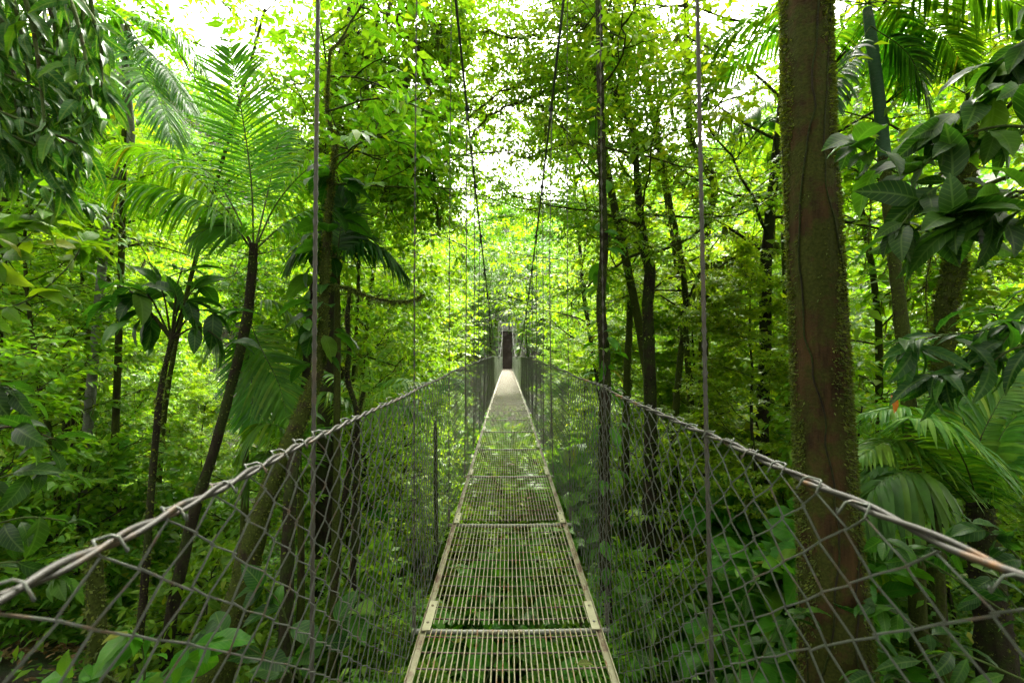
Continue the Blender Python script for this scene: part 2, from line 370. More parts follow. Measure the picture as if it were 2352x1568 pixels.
# ================================================================== SETTING
def terrain():
    nx, ny = 150, 170
    xs = np.sign(np.linspace(-1, 1, nx)) * np.abs(np.linspace(-1, 1, nx)) ** 1.8 * 170
    ys = -28 + np.linspace(0, 1, ny) ** 1.8 * 225
    X, Y = np.meshgrid(xs, ys); Z = ground(X, Y)
    m = MB(); i = np.arange(ny - 1)[:, None] * nx; j = np.arange(nx - 1)[None]
    f = np.stack([i + j, i + j + 1, i + nx + j + 1, i + nx + j], -1).reshape(-1, 4)
    m.add(np.stack([X, Y, Z], -1).reshape(-1, 3), f)
    mt, nt, out = newmat('forest_soil')
    tc = nt.nodes.new('ShaderNodeTexCoord')
    n1 = N(nt, 'ShaderNodeTexNoise', Scale=1.4, Detail=12.0, Roughness=.75); nt.links.new(tc.outputs['Object'], n1.inputs['Vector'])
    r1 = ramp(nt, [(.3, (.012, .009, .006)), (.45, (.03, .02, .012)), (.55, (.022, .035, .010)), (.7, (.025, .055, .012))]); nt.links.new(n1.outputs[0], r1.inputs[0])
    pr = N(nt, 'ShaderNodeBsdfPrincipled', Roughness=.75); nt.links.new(r1.outputs[0], pr.inputs['Base Color'])
    bp = N(nt, 'ShaderNodeBump', Strength=.8, Distance=.1); nt.links.new(n1.outputs[0], bp.inputs['Height']); nt.links.new(bp.outputs[0], pr.inputs['Normal'])
    nt.links.new(pr.outputs[0], out.inputs[0])
    o = link('ground', m.mesh('ground', [mt])); tag(o, kind='structure'); return mt
soil = terrain()

# footpath climbing behind the far tower
def path_mesh():
    m = MB(); ys = np.linspace(45.6, 58, 40); xs = np.linspace(-.75, .75, 7)
    X, Y = np.meshgrid(xs, ys); X = X + .15 * np.sin((Y - 46) * .5) * np.clip((Y - 50) / 4, 0, 1)
    Z = ground(X, Y) * 0 + np.maximum(ground(0 * X, Y), ground(X, Y)) + .12
    st = np.floor((Y - 46) / .42) * .0
    Z = Z + st
    i = np.arange(39)[:, None] * 7; j = np.arange(6)[None]
    m.add(np.stack([X, Y, Z], -1).reshape(-1, 3), np.stack([i + j, i + j + 1, i + 7 + j + 1, i + 7 + j], -1).reshape(-1, 4))
    mt, nt, out = newmat('path_earth'); tc = nt.nodes.new('ShaderNodeTexCoord')
    n1 = N(nt, 'ShaderNodeTexNoise', Scale=5.0, Detail=8.0); nt.links.new(tc.outputs['Object'], n1.inputs['Vector'])
    r1 = ramp(nt, [(.35, (.006, .005, .004)), (.65, (.016, .012, .008))]); nt.links.new(n1.outputs[0], r1.inputs[0])
    pr = N(nt, 'ShaderNodeBsdfPrincipled', Roughness=1.0); pr.inputs['Specular IOR Level'].default_value = .05; nt.links.new(r1.outputs[0], pr.inputs['Base Color']); nt.links.new(pr.outputs[0], out.inputs[0])
    return m.mesh('path', [mt])
tag(link('path', path_mesh()), kind='structure')

# ================================================================== BRIDGE
def deckz(y): return -(1.0 + .43 * np.exp(-np.asarray(y, float) / 10)) + .0
def railz(y): return .2 - .42 * np.exp(-np.asarray(y, float) / 12)
def cablez(y): return .1 + .0076 * (np.asarray(y, float) - 24) ** 2
HW = .45; HX = .475; STEP = 1.35; Y0 = 1.0; NB = 33
bridge = empty('suspension_bridge', (0, 0, float(deckz(0))), 'narrow hanging footbridge with steel grating deck and wire mesh sides running to the far tower', 'footbridge')
def blink(name, mb, mats, label=None, parent=None, smooth_=True):
    me = mb.mesh(name, mats, smooth_); o = link(name, me, parent or bridge)
    if parent is None: o.matrix_parent_inverse = Matrix.Translation(-bridge.location)
    else: o.matrix_parent_inverse = Matrix.Identity(4)
    if label: o['label'] = label
    return o
bridge_rg = np.random.default_rng(3)
# deck panels: cream long bars over darker cross rods
for k in range(-2, NB):
    ya, yb = Y0 + STEP * k + .02, Y0 + STEP * (k + 1) - .02
    ys = np.linspace(ya, yb, 5); m = MB()
    nb = 34
    for i in range(nb):
        x = -HW + .028 + (2 * HW - .056) * i / (nb - 1)
        sag = -.011 * (1 - (x / HW) ** 2)
        pts = np.stack([x + .0015 * bridge_rg.standard_normal(5), ys, deckz(ys) + sag + .0012 * bridge_rg.standard_normal(5)], -1)
        tube(m, pts, .0034, 4)
    nr = 12
    for i in range(nr):
        y = ya + (yb - ya) * (i + .5) / nr + .003 * bridge_rg.standard_normal()
        xs = np.linspace(-HW + .012, HW - .012, 7)
        pts = np.stack([xs, np.full(7, y), deckz(y) - .009 - .009 * (1 - (xs / HW) ** 2)], -1)
        tube(m, pts, .0042, 5, 1)
    o = blink('deck_panel', m, [M_deck, M_rod])
    # cream plates where two panels are bolted together
    for sx in (-1, 1):
        m = MB(); x0 = sx * (HW - .050); x1 = sx * (HW - .008); l = .20 + .12 * bridge_rg.random(); ys_ = np.linspace(yb - .03, yb - .03 + l, 4)
        for a_, b_ in zip(ys_[:-1], ys_[1:]):
            V = [(x, y, float(deckz(y)) + z) for y in (a_, b_) for z in (.0045, .0095) for x in (min(x0, x1), max(x0, x1))]
            m.add(V, [(0, 1, 5, 4), (2, 6, 7, 3), (0, 4, 6, 2), (1, 3, 7, 5)] + ([(0, 2, 3, 1)] if a_ == ys_[0] else []) + ([(4, 5, 7, 6)] if b_ == ys_[-1] else []))
        for yy in (yb + .03, yb + l * .7):
            z = float(deckz(yy)); p = np.array([[(x0 + x1) / 2, yy, z + .007], [(x0 + x1) / 2, yy, z + .014]]); tube(m, p, .0075, 6, 1, cap=True)
        blink('joint_plate', m, [M_plate, M_beam], smooth_=False)
for k in range(-1, NB + 1):                            # cross pipes between panels
    y = Y0 + STEP * k; z = float(deckz(y)); m = MB()
    xs = np.linspace(-HW - .045, HW + .045, 9)
    pts = np.stack([xs, np.full(9, y), z - .028 - .008 * (1 - (xs / .5) ** 2)], -1)
    tube(m, pts, .0125, 10, cap=True)
    blink('cross_beam', m, [M_beam])
for sx in (-1, 1):                                     # angle irons along both deck edges
    m = MB(); ys = np.arange(-1.6, 45.6, .3)
    prof = [(-.0, .012), (-.004, .012), (-.004, -.004), (-.032, -.004), (-.032, -.008), (0, -.008)]
    V = np.array([[(sx * (HW + px_), y, deckz(y) + pz_ + .0) for (px_, pz_) in prof] for y in ys])
    V[..., 2] += np.where(np.array([p[1] for p in prof]) < .01, -.002, 0)
    n = len(ys); k = len(prof); i = np.arange(n - 1)[:, None] * k; j = np.arange(k)[None]; j2 = (j + 1) % k
    m.add(V.reshape(-1, 3), np.stack([i + j, i + j2, i + k + j2, i + k + j], -1).reshape(-1, 4))
    blink('deck_edge_beam', m, [M_edge], smooth_=False)
# main cables
for sx in (-1, 1):
    m = MB(); ys = np.linspace(-6, 44.9, 150)
    tube(m, np.stack([np.full(150, sx * HX), ys, cablez(ys)], -1), .0105, 8)
    tube(m, np.stack([np.full(150, sx * (HX + .004)), ys, cablez(ys) - .028], -1), .007, 6)
    mc = blink('main_cable', m, [M_cable])
    # hangers with their clamps
    for k in range(-1, NB):
        y = Y0 + STEP * k + (.14 if k == 0 else 0); yj = y + .012 * bridge_rg.standard_normal(); zt = float(cablez(y)); zb = float(deckz(y)) - .03
        m = MB(); near = y < 5
        dx = .012 * bridge_rg.standard_normal(); n = (160 if y < 2 else 80) if near else 14
        if zt < float(railz(y)) + .05: zt = max(zt, zb + .3)
        t = np.linspace(0, 1, n)
        pts = np.stack([sx * (HX + .012) + dx * np.sin(t * np.pi), y + (yj - y) * t, zb + (zt - zb) * t], -1)
        r = .0062 if k < 1 else .0058
        if near: tube(m, pts, r, 12 if y < 3 else 8, lobes=6 if y < 3 else 0, lob=.07, pitch=.11)
        else: tube(m, pts, r, 5)
        hg = blink('hanger_cable', m, [M_rope])
        m = MB()                                        # clamp at the top, eye loop at the bottom
        p = np.array([sx * HX, y, zt])
        bar(m, p + [0, -.03, 0], p + [0, .03, 0], .045, .04)
        for e in (-.02, .02): tube(m, np.array([p + [-.03, e, 0], p + [.03, e, 0]]), .007, 6, cap=True)
        tube(m, np.array([p + [0, .0, -.02], p + [0, 0, -.12]]), .012, 6, cap=True)
        o = blink('cable_clamp', m, [M_cable], parent=mc)
        m = MB(); a = np.linspace(0, 2 * np.pi, 13)
        tube(m, np.stack([np.full(13, sx * (HX + .012)), yj + .018 * np.cos(a), zb - .006 + .02 * np.sin(a)], -1), .004, 5)
        tube(m, np.array([[sx * (HX + .012), yj, zb + .03], [sx * (HX + .012), yj, zb + .13]]), .0105, 6, cap=True)
        o = blink('hanger_end', m, [M_rope], parent=hg)
# wire mesh sides
def fence(sx):
    p, h = .050, .0385; ys = np.arange(-1.4, 45, p); ny = len(ys); nz = 31
    I, J = np.meshgrid(np.arange(ny), np.arange(nz), indexing='ij')
    ph = (-1.0) ** (I + J)
    yb = ys[:, None]
    z0 = deckz(yb) - .01; z1 = railz(yb) - .006 - .012 * np.abs(np.sin((yb - Y0) / STEP * np.pi))
    t = J / (nz - 1)
    rr = np.random.default_rng(8 + sx)
    Y = yb + ph * (p / 2 + .0022) + .0009 * rr.standard_normal((ny, nz)) + .006 * np.sin(yb * 9 + t * 5) * np.sin(t * 9 + yb * 3) + .012 * np.sin(t * 3 + yb * 1.7)
    bulge = .030 * np.sin(t * np.pi) * (.6 + .4 * np.sin(yb * 4.6)) + .01 * np.sin(yb * 2.1 + t * 4)
    X = sx * (HX + .004 + bulge + .0035 * ph * sx * np.where(I % 2, 1, -1))
    Z = z0 + (z1 - z0) * t + .001 * rr.standard_normal((ny, nz)) + .010 * np.sin(yb * 6.1 + t * 4)  * np.sin(t * np.pi)
    m = MB(); r = .0019
    # rings of 4 corners at each knee; squashed rings are fine for a 3 mm wire
    V = np.stack([X, Y, Z], -1)
    off = np.array([(1, 0, 0), (0, 1, 0), (-1, 0, 0), (0, -1, 0)]) * r * np.array([1, 1.35, 1])
    W = V[:, :, None] + off[None, None]
    k = 4; base = (np.arange(ny)[:, None] * nz + np.arange(nz - 1)[None])[..., None] * k; j = np.arange(k); j2 = (j + 1) % k
    f = np.stack([base + j, base + j2, base + k + j2, base + k + j], -1).reshape(-1, 4)
    far = np.repeat(np.repeat(ys > 17, nz - 1), k); m.add(W.reshape(-1, 3), f[~far]); m.f.append((f[far], 1))  # far wires take the paler colour that carries the open-sky light
    # top ends: each pair of wires folds into a hook over the rail
    for i in range(ny):
        if ys[i] > 14: break
        if i % 2: continue
        a = V[i, -1]; hh = -.004 + .012 * rr.random(); w = .012 * ph[i, -1] * (.6 + .8 * rr.random())
        if rr.random() < .25: continue
        q = np.array([a, a + [sx * .010, .2 * w, .016], a + [sx * .012, .8 * w, hh + .012], a + [-sx * .004, 1.6 * w, hh + .014], a + [-sx * .014, 2.0 * w, hh - .006], a + [-sx * .012, 2.2 * w, .002]])
        tube(m, smooth(q, 12 if ys[i] < 4 else 6), r * .9, 4)
    return m
for sx in (-1, 1):
    blink('side_mesh', fence(sx), [M_wire if sx < 0 else M_wire2, M_wire_skylit])
# top rails: two twisted strands
for sx in (-1, 1):
    m = MB(); ys = np.concatenate([np.arange(-1.4, 8, .012), np.arange(8, 44.5, .15)])
    z = railz(ys) - .012 * np.abs(np.sin((ys - Y0) / STEP * np.pi))
    pit = .17 if sx < 0 else .24
    for q in range(2):
        a = ys / pit * 2 * np.pi + q * np.pi
        rad = np.where(ys < 8, .0042, .004)
        tube(m, np.stack([sx * (HX + .004) + rad * np.cos(a) + .004 * np.sin(ys * 3), ys, z + rad * np.sin(a) + .004 * np.sin(ys * 5)], -1), .0042 if q else .0036, 6)
    blink('rail_cable', m, [M_rail if sx < 0 else M_rail2])
# coarser netting of the passage between bridge end and tower is part of the sides; the far tower
def tower():
    t = empty('bridge_tower', (0, 45, -1.3), 'grey lattice steel gate tower standing at the far end of the footbridge', 'tower')
    yT, zb, zt = 0, -.6, 4.85
    def part(name, m, parent=t):
        o = link(name, m.mesh(name, [M_tower], False), parent); return o
    for sx in (-1, 1):
        xo, xi = sx * .86, sx * .50
        m = MB()
        for x in (xo, xi):
            for y in (-.18, .18): bar(m, (x, y, zb), (x, y, zt), .05)
        n = 9
        for i in range(n):
            za, zc = zb + (zt - zb) * i / n, zb + (zt - zb) * (i + 1) / n
            a, b_ = (xo, xi) if i % 2 else (xi, xo)
            for y in (-.18, .18): bar(m, (a, y, za), (b_, y, zc), .035)
            bar(m, (xo, -.18, zc), (xo, .18, zc), .03); bar(m, (xi, -.18, zc), (xi, .18, zc), .03)
        part('lattice_leg', m)
    m = MB()
    for y in (-.18, .18):
        for z in (zt, zt - .75):
            bar(m, (-.86, y * 1.15, z), (.86, y * 1.15, z), .06)
        bar(m, (-.5, y, zt - .75), (0, y, zt), .035); bar(m, (.5, y, zt - .75), (0, y, zt), .035)
        bar(m, (0, y, zt - .75), (0, y, zt), .035)
        for sx in (-1, 1): bar(m, (sx * .86, y, zt - .75), (sx * .5, y, zt), .035); bar(m, (sx * .5, y, zt - .75), (sx * .86, y, zt), .035)
    part('cross_truss', m)
    m = MB(); box(m, (-.09, -.28, zt - .45), (.09, -.22, zt - .2)); box(m, (-.05, -.28, zt - .74), (.05, -.225, zt - .62)); part('gusset_plate', m)
    for sx in (-1, 1):
        m = MB(); bar(m, (sx * .68, 0, zt), (sx * .68, 0, zt + .12), .16, .2); a = np.array([[sx * .62, 0, zt + .12], [sx * .74, 0, zt + .12]]); tube(m, a, .09, 10, cap=True); part('cable_saddle', m)
    for sx in (-1, 1):
        m = MB(); box(m, (sx * .68 - .32, -.34, zb - .6), (sx * .68 + .32, .34, zb + .05)); part('concrete_footing', m)
tower()


# ================================================================== PLANTS
def path_px(pts, n=24):
    """pts: (px, py, Y) photo pixels with their distance along the walkway"""
    return smooth([P(*p) for p in pts], n)
def gz(p): return float(ground(p[0], p[1]))
def tufts(mb, path, rad, rg, n, ln=.03, mi=0, T=None, hang=0.0):
    """moss cushions: short blades standing off a limb"""
    path = np.asarray(path); s = rg.random(n) * (len(path) - 1.001); i = s.astype(int); f = (s - i)[:, None]
    c = path[i] * (1 - f) + path[i + 1] * f; r = np.interp(s, np.arange(len(path)), rad)
    t, U, W = frames(path); a = rg.random(n) * 2 * np.pi
    nn = U[i] * np.cos(a)[:, None] + W[i] * np.sin(a)[:, None]
    put(mb, T or T_QUAD, c + nn * r[:, None] * .93, nn * .8 + rg.standard_normal((n, 3)) * .5 + [0, 0, -hang], rg.standard_normal((n, 3)), ln * (.5 + rg.random(n)), mi)
def moss_hang(mb, path, rg, n, ln=.25, mi=0):
    path = np.asarray(path); s = rg.random(n) * (len(path) - 1.001); i = s.astype(int); f = (s - i)[:, None]
    c = path[i] * (1 - f) + path[i + 1] * f
    dens = .4 + .6 * np.sin(s * 2.1 + 1) ** 2
    put(mb, tmpl_quad(.10), c + .01 * rg.standard_normal((n, 3)), np.array([0, 0, -1.]) + .16 * rg.standard_normal((n, 3)), rg.standard_normal((n, 3)), ln * (.25 + rg.random(n)) * dens, mi)

def frond(mb, path, n=44, ll=.45, w=.055, droop=.5, vee=.25, rg=rng, upv=None, taper=1.0, mi=0, rmi=1, rr=.008, base=.18, split=0):
    """pinnate palm frond along path (first point at the stalk)"""
    path = np.asarray(path); t, _, _ = frames(path); s = np.linspace(0, 1, len(path))
    tube(mb, path, np.linspace(rr, rr * .25, len(path)), 5, rmi)
    q = base + (1 - base) * (np.arange(n) + .5) / n
    pos = np.stack([np.interp(q, s, path[:, k]) for k in range(3)], -1); tt = nrm(np.stack([np.interp(q, s, t[:, k]) for k in range(3)], -1))
    up = np.array(upv if upv is not None else (0, 0, 1.)); side = nrm(np.cross(tt, up)); nup = np.cross(side, tt)
    x = (q - base) / (1 - base); L_ = ll * (np.sin(np.pi * np.clip(.12 + .86 * x, 0, 1) ** .8) ** .7) * taper
    seg = 5; u = np.linspace(0, 1, seg + 1); prof = np.array([.35, .9, 1, .85, .55, .04])
    for sd in (-1, 1):
        ang = R(68) - R(35) * x + .07 * rg.standard_normal(n)
        d = tt * np.cos(ang)[:, None] + sd * side * np.sin(ang)[:, None] + nup * (vee + .06 * rg.standard_normal(n))[:, None]; d = nrm(d)
        dr = droop * (.75 + .5 * rg.random(n))
        LL = L_ * (.93 + .14 * rg.random(n)); keep = rg.random(n) > .02
        c = pos[:, None] + d[:, None] * (u[None, :, None] * LL[:, None, None])
        c[:, :, 2] -= (u[None] ** 2 * (dr * LL)[:, None])
        wv = np.cross(d, nup); wv = nrm(wv)
        hw = (w / 2 * prof)[None, :, None] * (.6 + .4 * np.sin(np.pi * x) ** .5)[:, None, None]
        a = c - wv[:, None] * hw + nup[:, None] * hw * .35; b = c + wv[:, None] * hw + nup[:, None] * hw * .35
        V = np.stack([a, c, b], 2)[keep]; nk = len(V); V = V.reshape(nk, -1, 3); k = V.shape[1]
        f = []
        for i in range(seg):
            for j in range(2): o = i * 3 + j; f.append((o, o + 1, o + 4, o + 3))
        f = np.array(f); mb.add(V.reshape(-1, 3), (f[None] + (np.arange(nk) * k)[:, None, None]).reshape(-1, 4), mi)
def arc(p0, d0, Ln, sag, n=12, az=0):
    """frond midrib leaving p0 along d0 and bending down"""
    d = nrm(np.array(d0, float)); p = [np.array(p0, float)]
    for i in range(n):
        d = nrm(d + np.array([0, 0, -sag / n])); p.append(p[-1] + d * Ln / n)
    return np.array(p)

def plant(name, origin, label, cat, group=None):
    return empty(name, origin, label, cat, group)
def child(root, name, mb, mats, label=None, sm=True):
    me = mb.mesh(name, mats, sm)
    co = np.empty(len(me.vertices) * 3, np.float32); me.vertices.foreach_get('co', co); co = co.reshape(-1, 3) - np.array(root.location, np.float32); me.vertices.foreach_set('co', co.ravel()); me.update()
    o = link(name, me, root)
    if label: o['label'] = label
    return o

# ---------------------------------------------------------------- big brown trunk on the right
def ext_down(path, to_z):
    """run a trunk path down to the ground"""
    p = path[-1]; d = p - path[-2]; d = d / abs(d[2]); k = max(2, int((p[2] - to_z) / .4) + 1)
    zs = np.linspace(p[2], to_z, k + 1)[1:]; extra = np.array([[p[0] + d[0] * .5 * (p[2] - z), p[1] + d[1] * .5 * (p[2] - z), z] for z in zs])
    return np.concatenate([path, extra])
def hero_trunk(name, pts, rads, label, cat, bark='mossy', up_ext=None, group=None, down=True, k=10, rough=.05, moss=0, mossln=.03, mossm='olive', seed=1, wood_name='trunk', mats=None):
    """returns root, path, radii; path from top to bottom"""
    rg = np.random.default_rng(seed)
    path = path_px(pts, 40); rad = np.interp(np.linspace(0, len(rads) - 1, 40), np.arange(len(rads)), rads)
    if up_ext:
        d = nrm(path[0] - path[3]); top = np.array([path[0] + d * up_ext * q for q in (1, .75, .5, .25)]); top[:, :2] += .06 * rg.standard_normal((4, 2)).cumsum(0)
        path = np.concatenate([top, path]); rad = np.concatenate([rad[0] * np.array([.6, .7, .8, .9]), rad])
    n0 = len(path)
    if down:
        path = ext_down(path, gz(path[-1]) - .3); n1 = len(path) - n0; rad = np.concatenate([rad, rad[-1] * np.linspace(1, 1.25, n1)])
    root = plant(name, path[-1], label, cat, group)
    m = MB(); tube(m, path if k < 40 else smooth(path, 260), rad if k < 40 else np.interp(np.linspace(0, len(rad) - 1, 260), np.arange(len(rad)), rad), k, rough=rough, rg=rg, relief=.012 if k > 40 else 0)
    child(root, wood_name, m, mats or [B[bark]])
    if moss:
        m = MB(); tufts(m, path, rad, rg, moss, mossln); child(root, 'moss', m, [L[mossm]])
    return root, path, rad, rg

def crown_on(root, path, rad, rg, kind='lacy', T=T_SMALL, leaf=.09, mat='mid', spr=.5, twig=True, top_first=True, **kw):
    pp, rr = (path[::-1], rad[::-1]) if top_first else (path, rad)
    wood = MB(); pos, d, s = grow(wood, pp, rr, rg, **kw)
    ok = clear(pos, spr); pos, d, s = pos[ok], d[ok], s[ok]
    m = MB(); sprays(m, kind, T, pos, d, up_n(len(pos), rg), s * spr / .5, leaf, rg, 0, 1 if twig else None)
    if wood.n: child(root, 'limbs', wood, [B['mossy']])
    child(root, 'crown', m, [L[mat], B['dark']])

def big_tree():
    root, path, rad, rg = hero_trunk('rainforest_tree', [(1850, -60, 3.2), (1855, 250, 3.2), (1868, 520, 3.2), (1882, 800, 3.2), (1895, 1100, 3.2), (1912, 1350, 3.2), (1925, 1600, 3.2)],
        [.155, .158, .16, .165, .172, .18, .2, .23], 'thick straight reddish brown trunk with mossy edges, just outside the right mesh side', 'tree', 'brown', up_ext=9, k=96, rough=.008, seed=4)
    m = MB(); n = 60000
    zz = path[:, 2]; s = rg.random(n) * (len(path) - 1.001); i = s.astype(int); f = (s - i)[:, None]
    c0 = path[i] * (1 - f) + path[i + 1] * f; r = np.interp(s, np.arange(len(path)), rad); a = rg.random(n) * 2 * np.pi
    # moss keeps to patches and to the two damp flanks
    v = np.sin(a * 3 + c0[:, 2] * 2.1) + np.sin(a * 7 - c0[:, 2] * 5.3) * .7 + 2.2 * np.cos(2 * (a - 2.53)) + .5 * rg.standard_normal(n)
    kp = v > .25; c0, r, a = c0[kp], r[kp], a[kp]; n = len(a)
    nn = np.stack([np.cos(a), np.sin(a), 0 * a], -1)
    put(m, tmpl_quad(.35), c0 + nn * r[:, None] * .97, nn + .5 * rg.standard_normal((n, 3)) + [0, 0, -.5], rg.standard_normal((n, 3)), .028 * (.4 + rg.random(n)))
    child(root, 'moss', m, [L['olive']])
    m = MB()
    for q in range(5):                                    # thin vines up the bark
        a0 = -2.6 + q * 1.1 + rg.random(); zz = np.arange(5, len(path) - 1); aa = a0 + .5 * np.sin(zz * .25 + q) + .15 * rg.standard_normal(len(zz)).cumsum() * .5
        tube(m, smooth(path[zz] + np.stack([np.cos(aa), np.sin(aa), 0 * aa], -1) * (rad[zz] + .006)[:, None], 90), .005 + .003 * rg.random(), 5)
    child(root, 'vine_stems', m, [B['dark']])
    crown_on(root, path[:6], rad[:6], rg, 'alt', T_SMALL, .15, 'mid', t0=.6, nl=8, Ln=3.5, elev=15, nsub=6, step=.5, azs=[-1.2, -.3, .5])
big_tree()

# ---------------------------------------------------------------- slender trunks right of the walkway
def climbers(root, path, rad, rg, n, leaf, mat='glossy', T=None, spread=.05, name='climbing_leaves'):
    m = MB(); s = rg.random(n) * (len(path) - 1.001); i = s.astype(int); f = (s - i)[:, None]
    c0 = path[i] * (1 - f) + path[i + 1] * f; r = np.interp(s, np.arange(len(path)), rad); a = rg.random(n) * 2 * np.pi
    nn = np.stack([np.cos(a), np.sin(a), 0 * a], -1)
    pos = c0 + nn * (r + spread * rg.random(n))[:, None]; ok = clear(pos, .2)
    put(m, T or T_BIG, pos[ok], (nn + [0, 0, -.5] + .45 * rg.standard_normal((n, 3)))[ok], ([0, 0, .9] + nn * .4 + .3 * rg.standard_normal((n, 3)))[ok], (leaf * (.5 + .7 * rg.random(n)))[ok])
    child(root, name, m, [L[mat]])
r_, p_, d_, g_ = hero_trunk('slender_tree', [(1374, -40, 6), (1380, 250, 6), (1387, 560, 6), (1380, 700, 6), (1390, 850, 6), (1387, 1100, 6), (1392, 1400, 6)], [.045, .05, .055, .06, .075, .075, .08],
    'slender dark trunk with broad climbing leaves, close beside the right mesh side', 'tree', 'dark', up_ext=4, moss=900, seed=7)
climbers(r_, p_, d_, g_, 110, .26, 'palm')
crown_on(r_, p_[:26], d_[:26], g_, 'alt', T_SMALL, .13, 'mid', t0=.25, nl=13, Ln=1.8, elev=20, nsub=4, step=.4, azs=[0, .8, -.8, 1.6])
r_, p_, d_, g_ = hero_trunk('twisted_tree', [(1455, 300, 8), (1465, 430, 8), (1478, 560, 8), (1492, 620, 8), (1488, 720, 8), (1494, 950, 8), (1490, 1200, 8)], [.05, .06, .08, .1, .1, .11, .12],
    'dark vine wrapped trunk second to the right of the walkway', 'tree', 'dark', up_ext=3, moss=1500, seed=8)
crown_on(r_, p_[:30], d_[:30], g_, 'lacy', T_SMALL, .085, 'mid', t0=.3, nl=16, Ln=2.6, elev=15, nsub=5, step=.36)
r_, p_, d_, g_ = hero_trunk('slender_tree', [(1560, 560, 9), (1575, 700, 9), (1560, 850, 9), (1548, 1000, 9)], [.05, .06, .06, .07],
    'thin crooked trunk between the vine wrapped trunk and the big brown trunk', 'tree', 'mossy', up_ext=3, moss=900, seed=9)
crown_on(r_, p_[:26], d_[:26], g_, 'lacy', T_SMALL, .08, 'lime', t0=.2, nl=15, Ln=2.3, elev=10, nsub=5, step=.36)
r_, p_, d_, g_ = hero_trunk('slender_tree', [(1575, -20, 9.5), (1580, 200, 9.5), (1590, 330, 9.5), (1640, 420, 9.5), (1620, 560, 9.5), (1615, 900, 9.5)], [.06, .07, .08, .08, .09, .1],
    'forked leaning trunk hung with moss, behind the thin crooked trunk', 'tree', 'mossy', up_ext=2, moss=900, seed=10)
crown_on(r_, p_[:30], d_[:30], g_, 'alt', T_SMALL, .12, 'mid', t0=.2, nl=16, Ln=2.8, elev=15, nsub=5, step=.38)
# palm stem far right with green shaft
r_, p_, d_, g_ = hero_trunk('palm_tree', [(2030, 360, 5.4), (2050, 560, 5.4), (2068, 720, 5.4), (2085, 900, 5.4), (2098, 1090, 5.4), (2105, 1300, 5.4)], [.062, .066, .07, .078, .08, .085],
    'tall thin palm with smooth green crownshaft, right of the big brown trunk', 'palm', 'mossy', moss=900, seed=12, mossln=.025)
def palm_top():
    m = MB(); pp = path_px([(1992, 20, 5.4), (2004, 110, 5.4), (2020, 240, 5.4), (2032, 365, 5.4)], 20)
    tube(m, pp, np.interp(np.linspace(0, 1, 20), [0, .3, 1], [.05, .062, .068]), 12); child(r_, 'crownshaft', m, [B['shaft']])
    rg = np.random.default_rng(5); c0 = P(1992, 10, 5.4)
    for i in range(9):
        a = i * 2.4 + .4; m = MB(); d0 = (math.cos(a), math.sin(a) * .8, .55)
        frond(m, arc(c0, d0, 2.3, 1.5), 46, .5, .045, .6, .15, rg); child(r_, 'frond', m, [L['palm'], B['stem']])
    for (a, b, c_) in (((2000, 60), (2090, 130), (2140, 260)), ((2000, 60), (1930, 170), (1880, 300))):
        m = MB(); frond(m, path_px([(*a, 5.3), (*b, 5.2), (*c_, 5.1)], 12), 40, .42, .04, .5, .1, rg); child(r_, 'frond', m, [L['glossy'], B['stem']])
palm_top()
r_, p_, d_, g_ = hero_trunk('mossy_tree', [(2260, 250, 6.4), (2225, 380, 6.4), (2200, 520, 6.4), (2192, 620, 6.4), (2172, 700, 6.4), (2165, 820, 6.4), (2150, 1000, 6.4)], [.09, .1, .11, .13, .12, .12, .13],
    'leaning trunk thick with green moss, rightmost of the tall trunks', 'tree', 'mossy', up_ext=3, moss=3500, seed=13, mossln=.05)
crown_on(r_, p_[:22], d_[:22], g_, 'alt', T_SMALL, .14, 'lime', t0=.2, nl=14, Ln=2.4, elev=25, nsub=5, step=.4)

# ---------------------------------------------------------------- left side trunks
r_, p_, d_, g_ = hero_trunk('mossy_tree', [(770, 330, 5), (757, 470, 5), (745, 640, 5), (735, 830, 4.9), (682, 980, 4.8), (600, 1180, 4.6), (545, 1390, 4.5), (490, 1580, 4.4)], [.022, .035, .05, .055, .085, .10, .125, .15],
    'mossy trunk leaning from lower left up behind the left hanger cable', 'tree', 'mossy', up_ext=1.2, moss=5500, seed=14, mossln=.026)
leanroot, leanp, leang = r_, p_, g_
crown_on(r_, p_[:14], d_[:14], g_, 'alt', T_SMALL, .15, 'mid', t0=.35, nl=7, Ln=1.5, elev=25, nsub=4, step=.4, azs=[.3, 1.2, -.5, .8])
climbers(r_, p_[6:22], d_[6:22], g_, 46, .36, 'glossy', T_BIGR, .12)
m = MB(); br = path_px([(750, 655, 4.95), (800, 662, 5), (850, 682, 5), (905, 692, 5), (945, 690, 5.1), (975, 676, 5.1)], 24)
tube(m, br, np.linspace(.02, .010, 24), 7, rough=.1); child(r_, 'drooping_limb', m, [B['mossy']])
m = MB(); tufts(m, br, np.linspace(.02, .010, 24), g_, 700, .028, hang=.6); moss_hang(m, br, g_, 420, .10); child(r_, 'limb_moss', m, [L['olive']])
r_, p_, d_, g_ = hero_trunk('dark_tree', [(720, 640, 5.6), (710, 760, 5.6), (700, 900, 5.4), (672, 1080, 4.6), (662, 1250, 4.5), (652, 1580, 4.4)], [.04, .045, .05, .06, .062, .065],
    'straight near black trunk standing just behind the left mesh side', 'tree', 'dark', seed=15, moss=500)
climbers(r_, p_[:20], d_[:20], g_, 18, .2, 'palm')
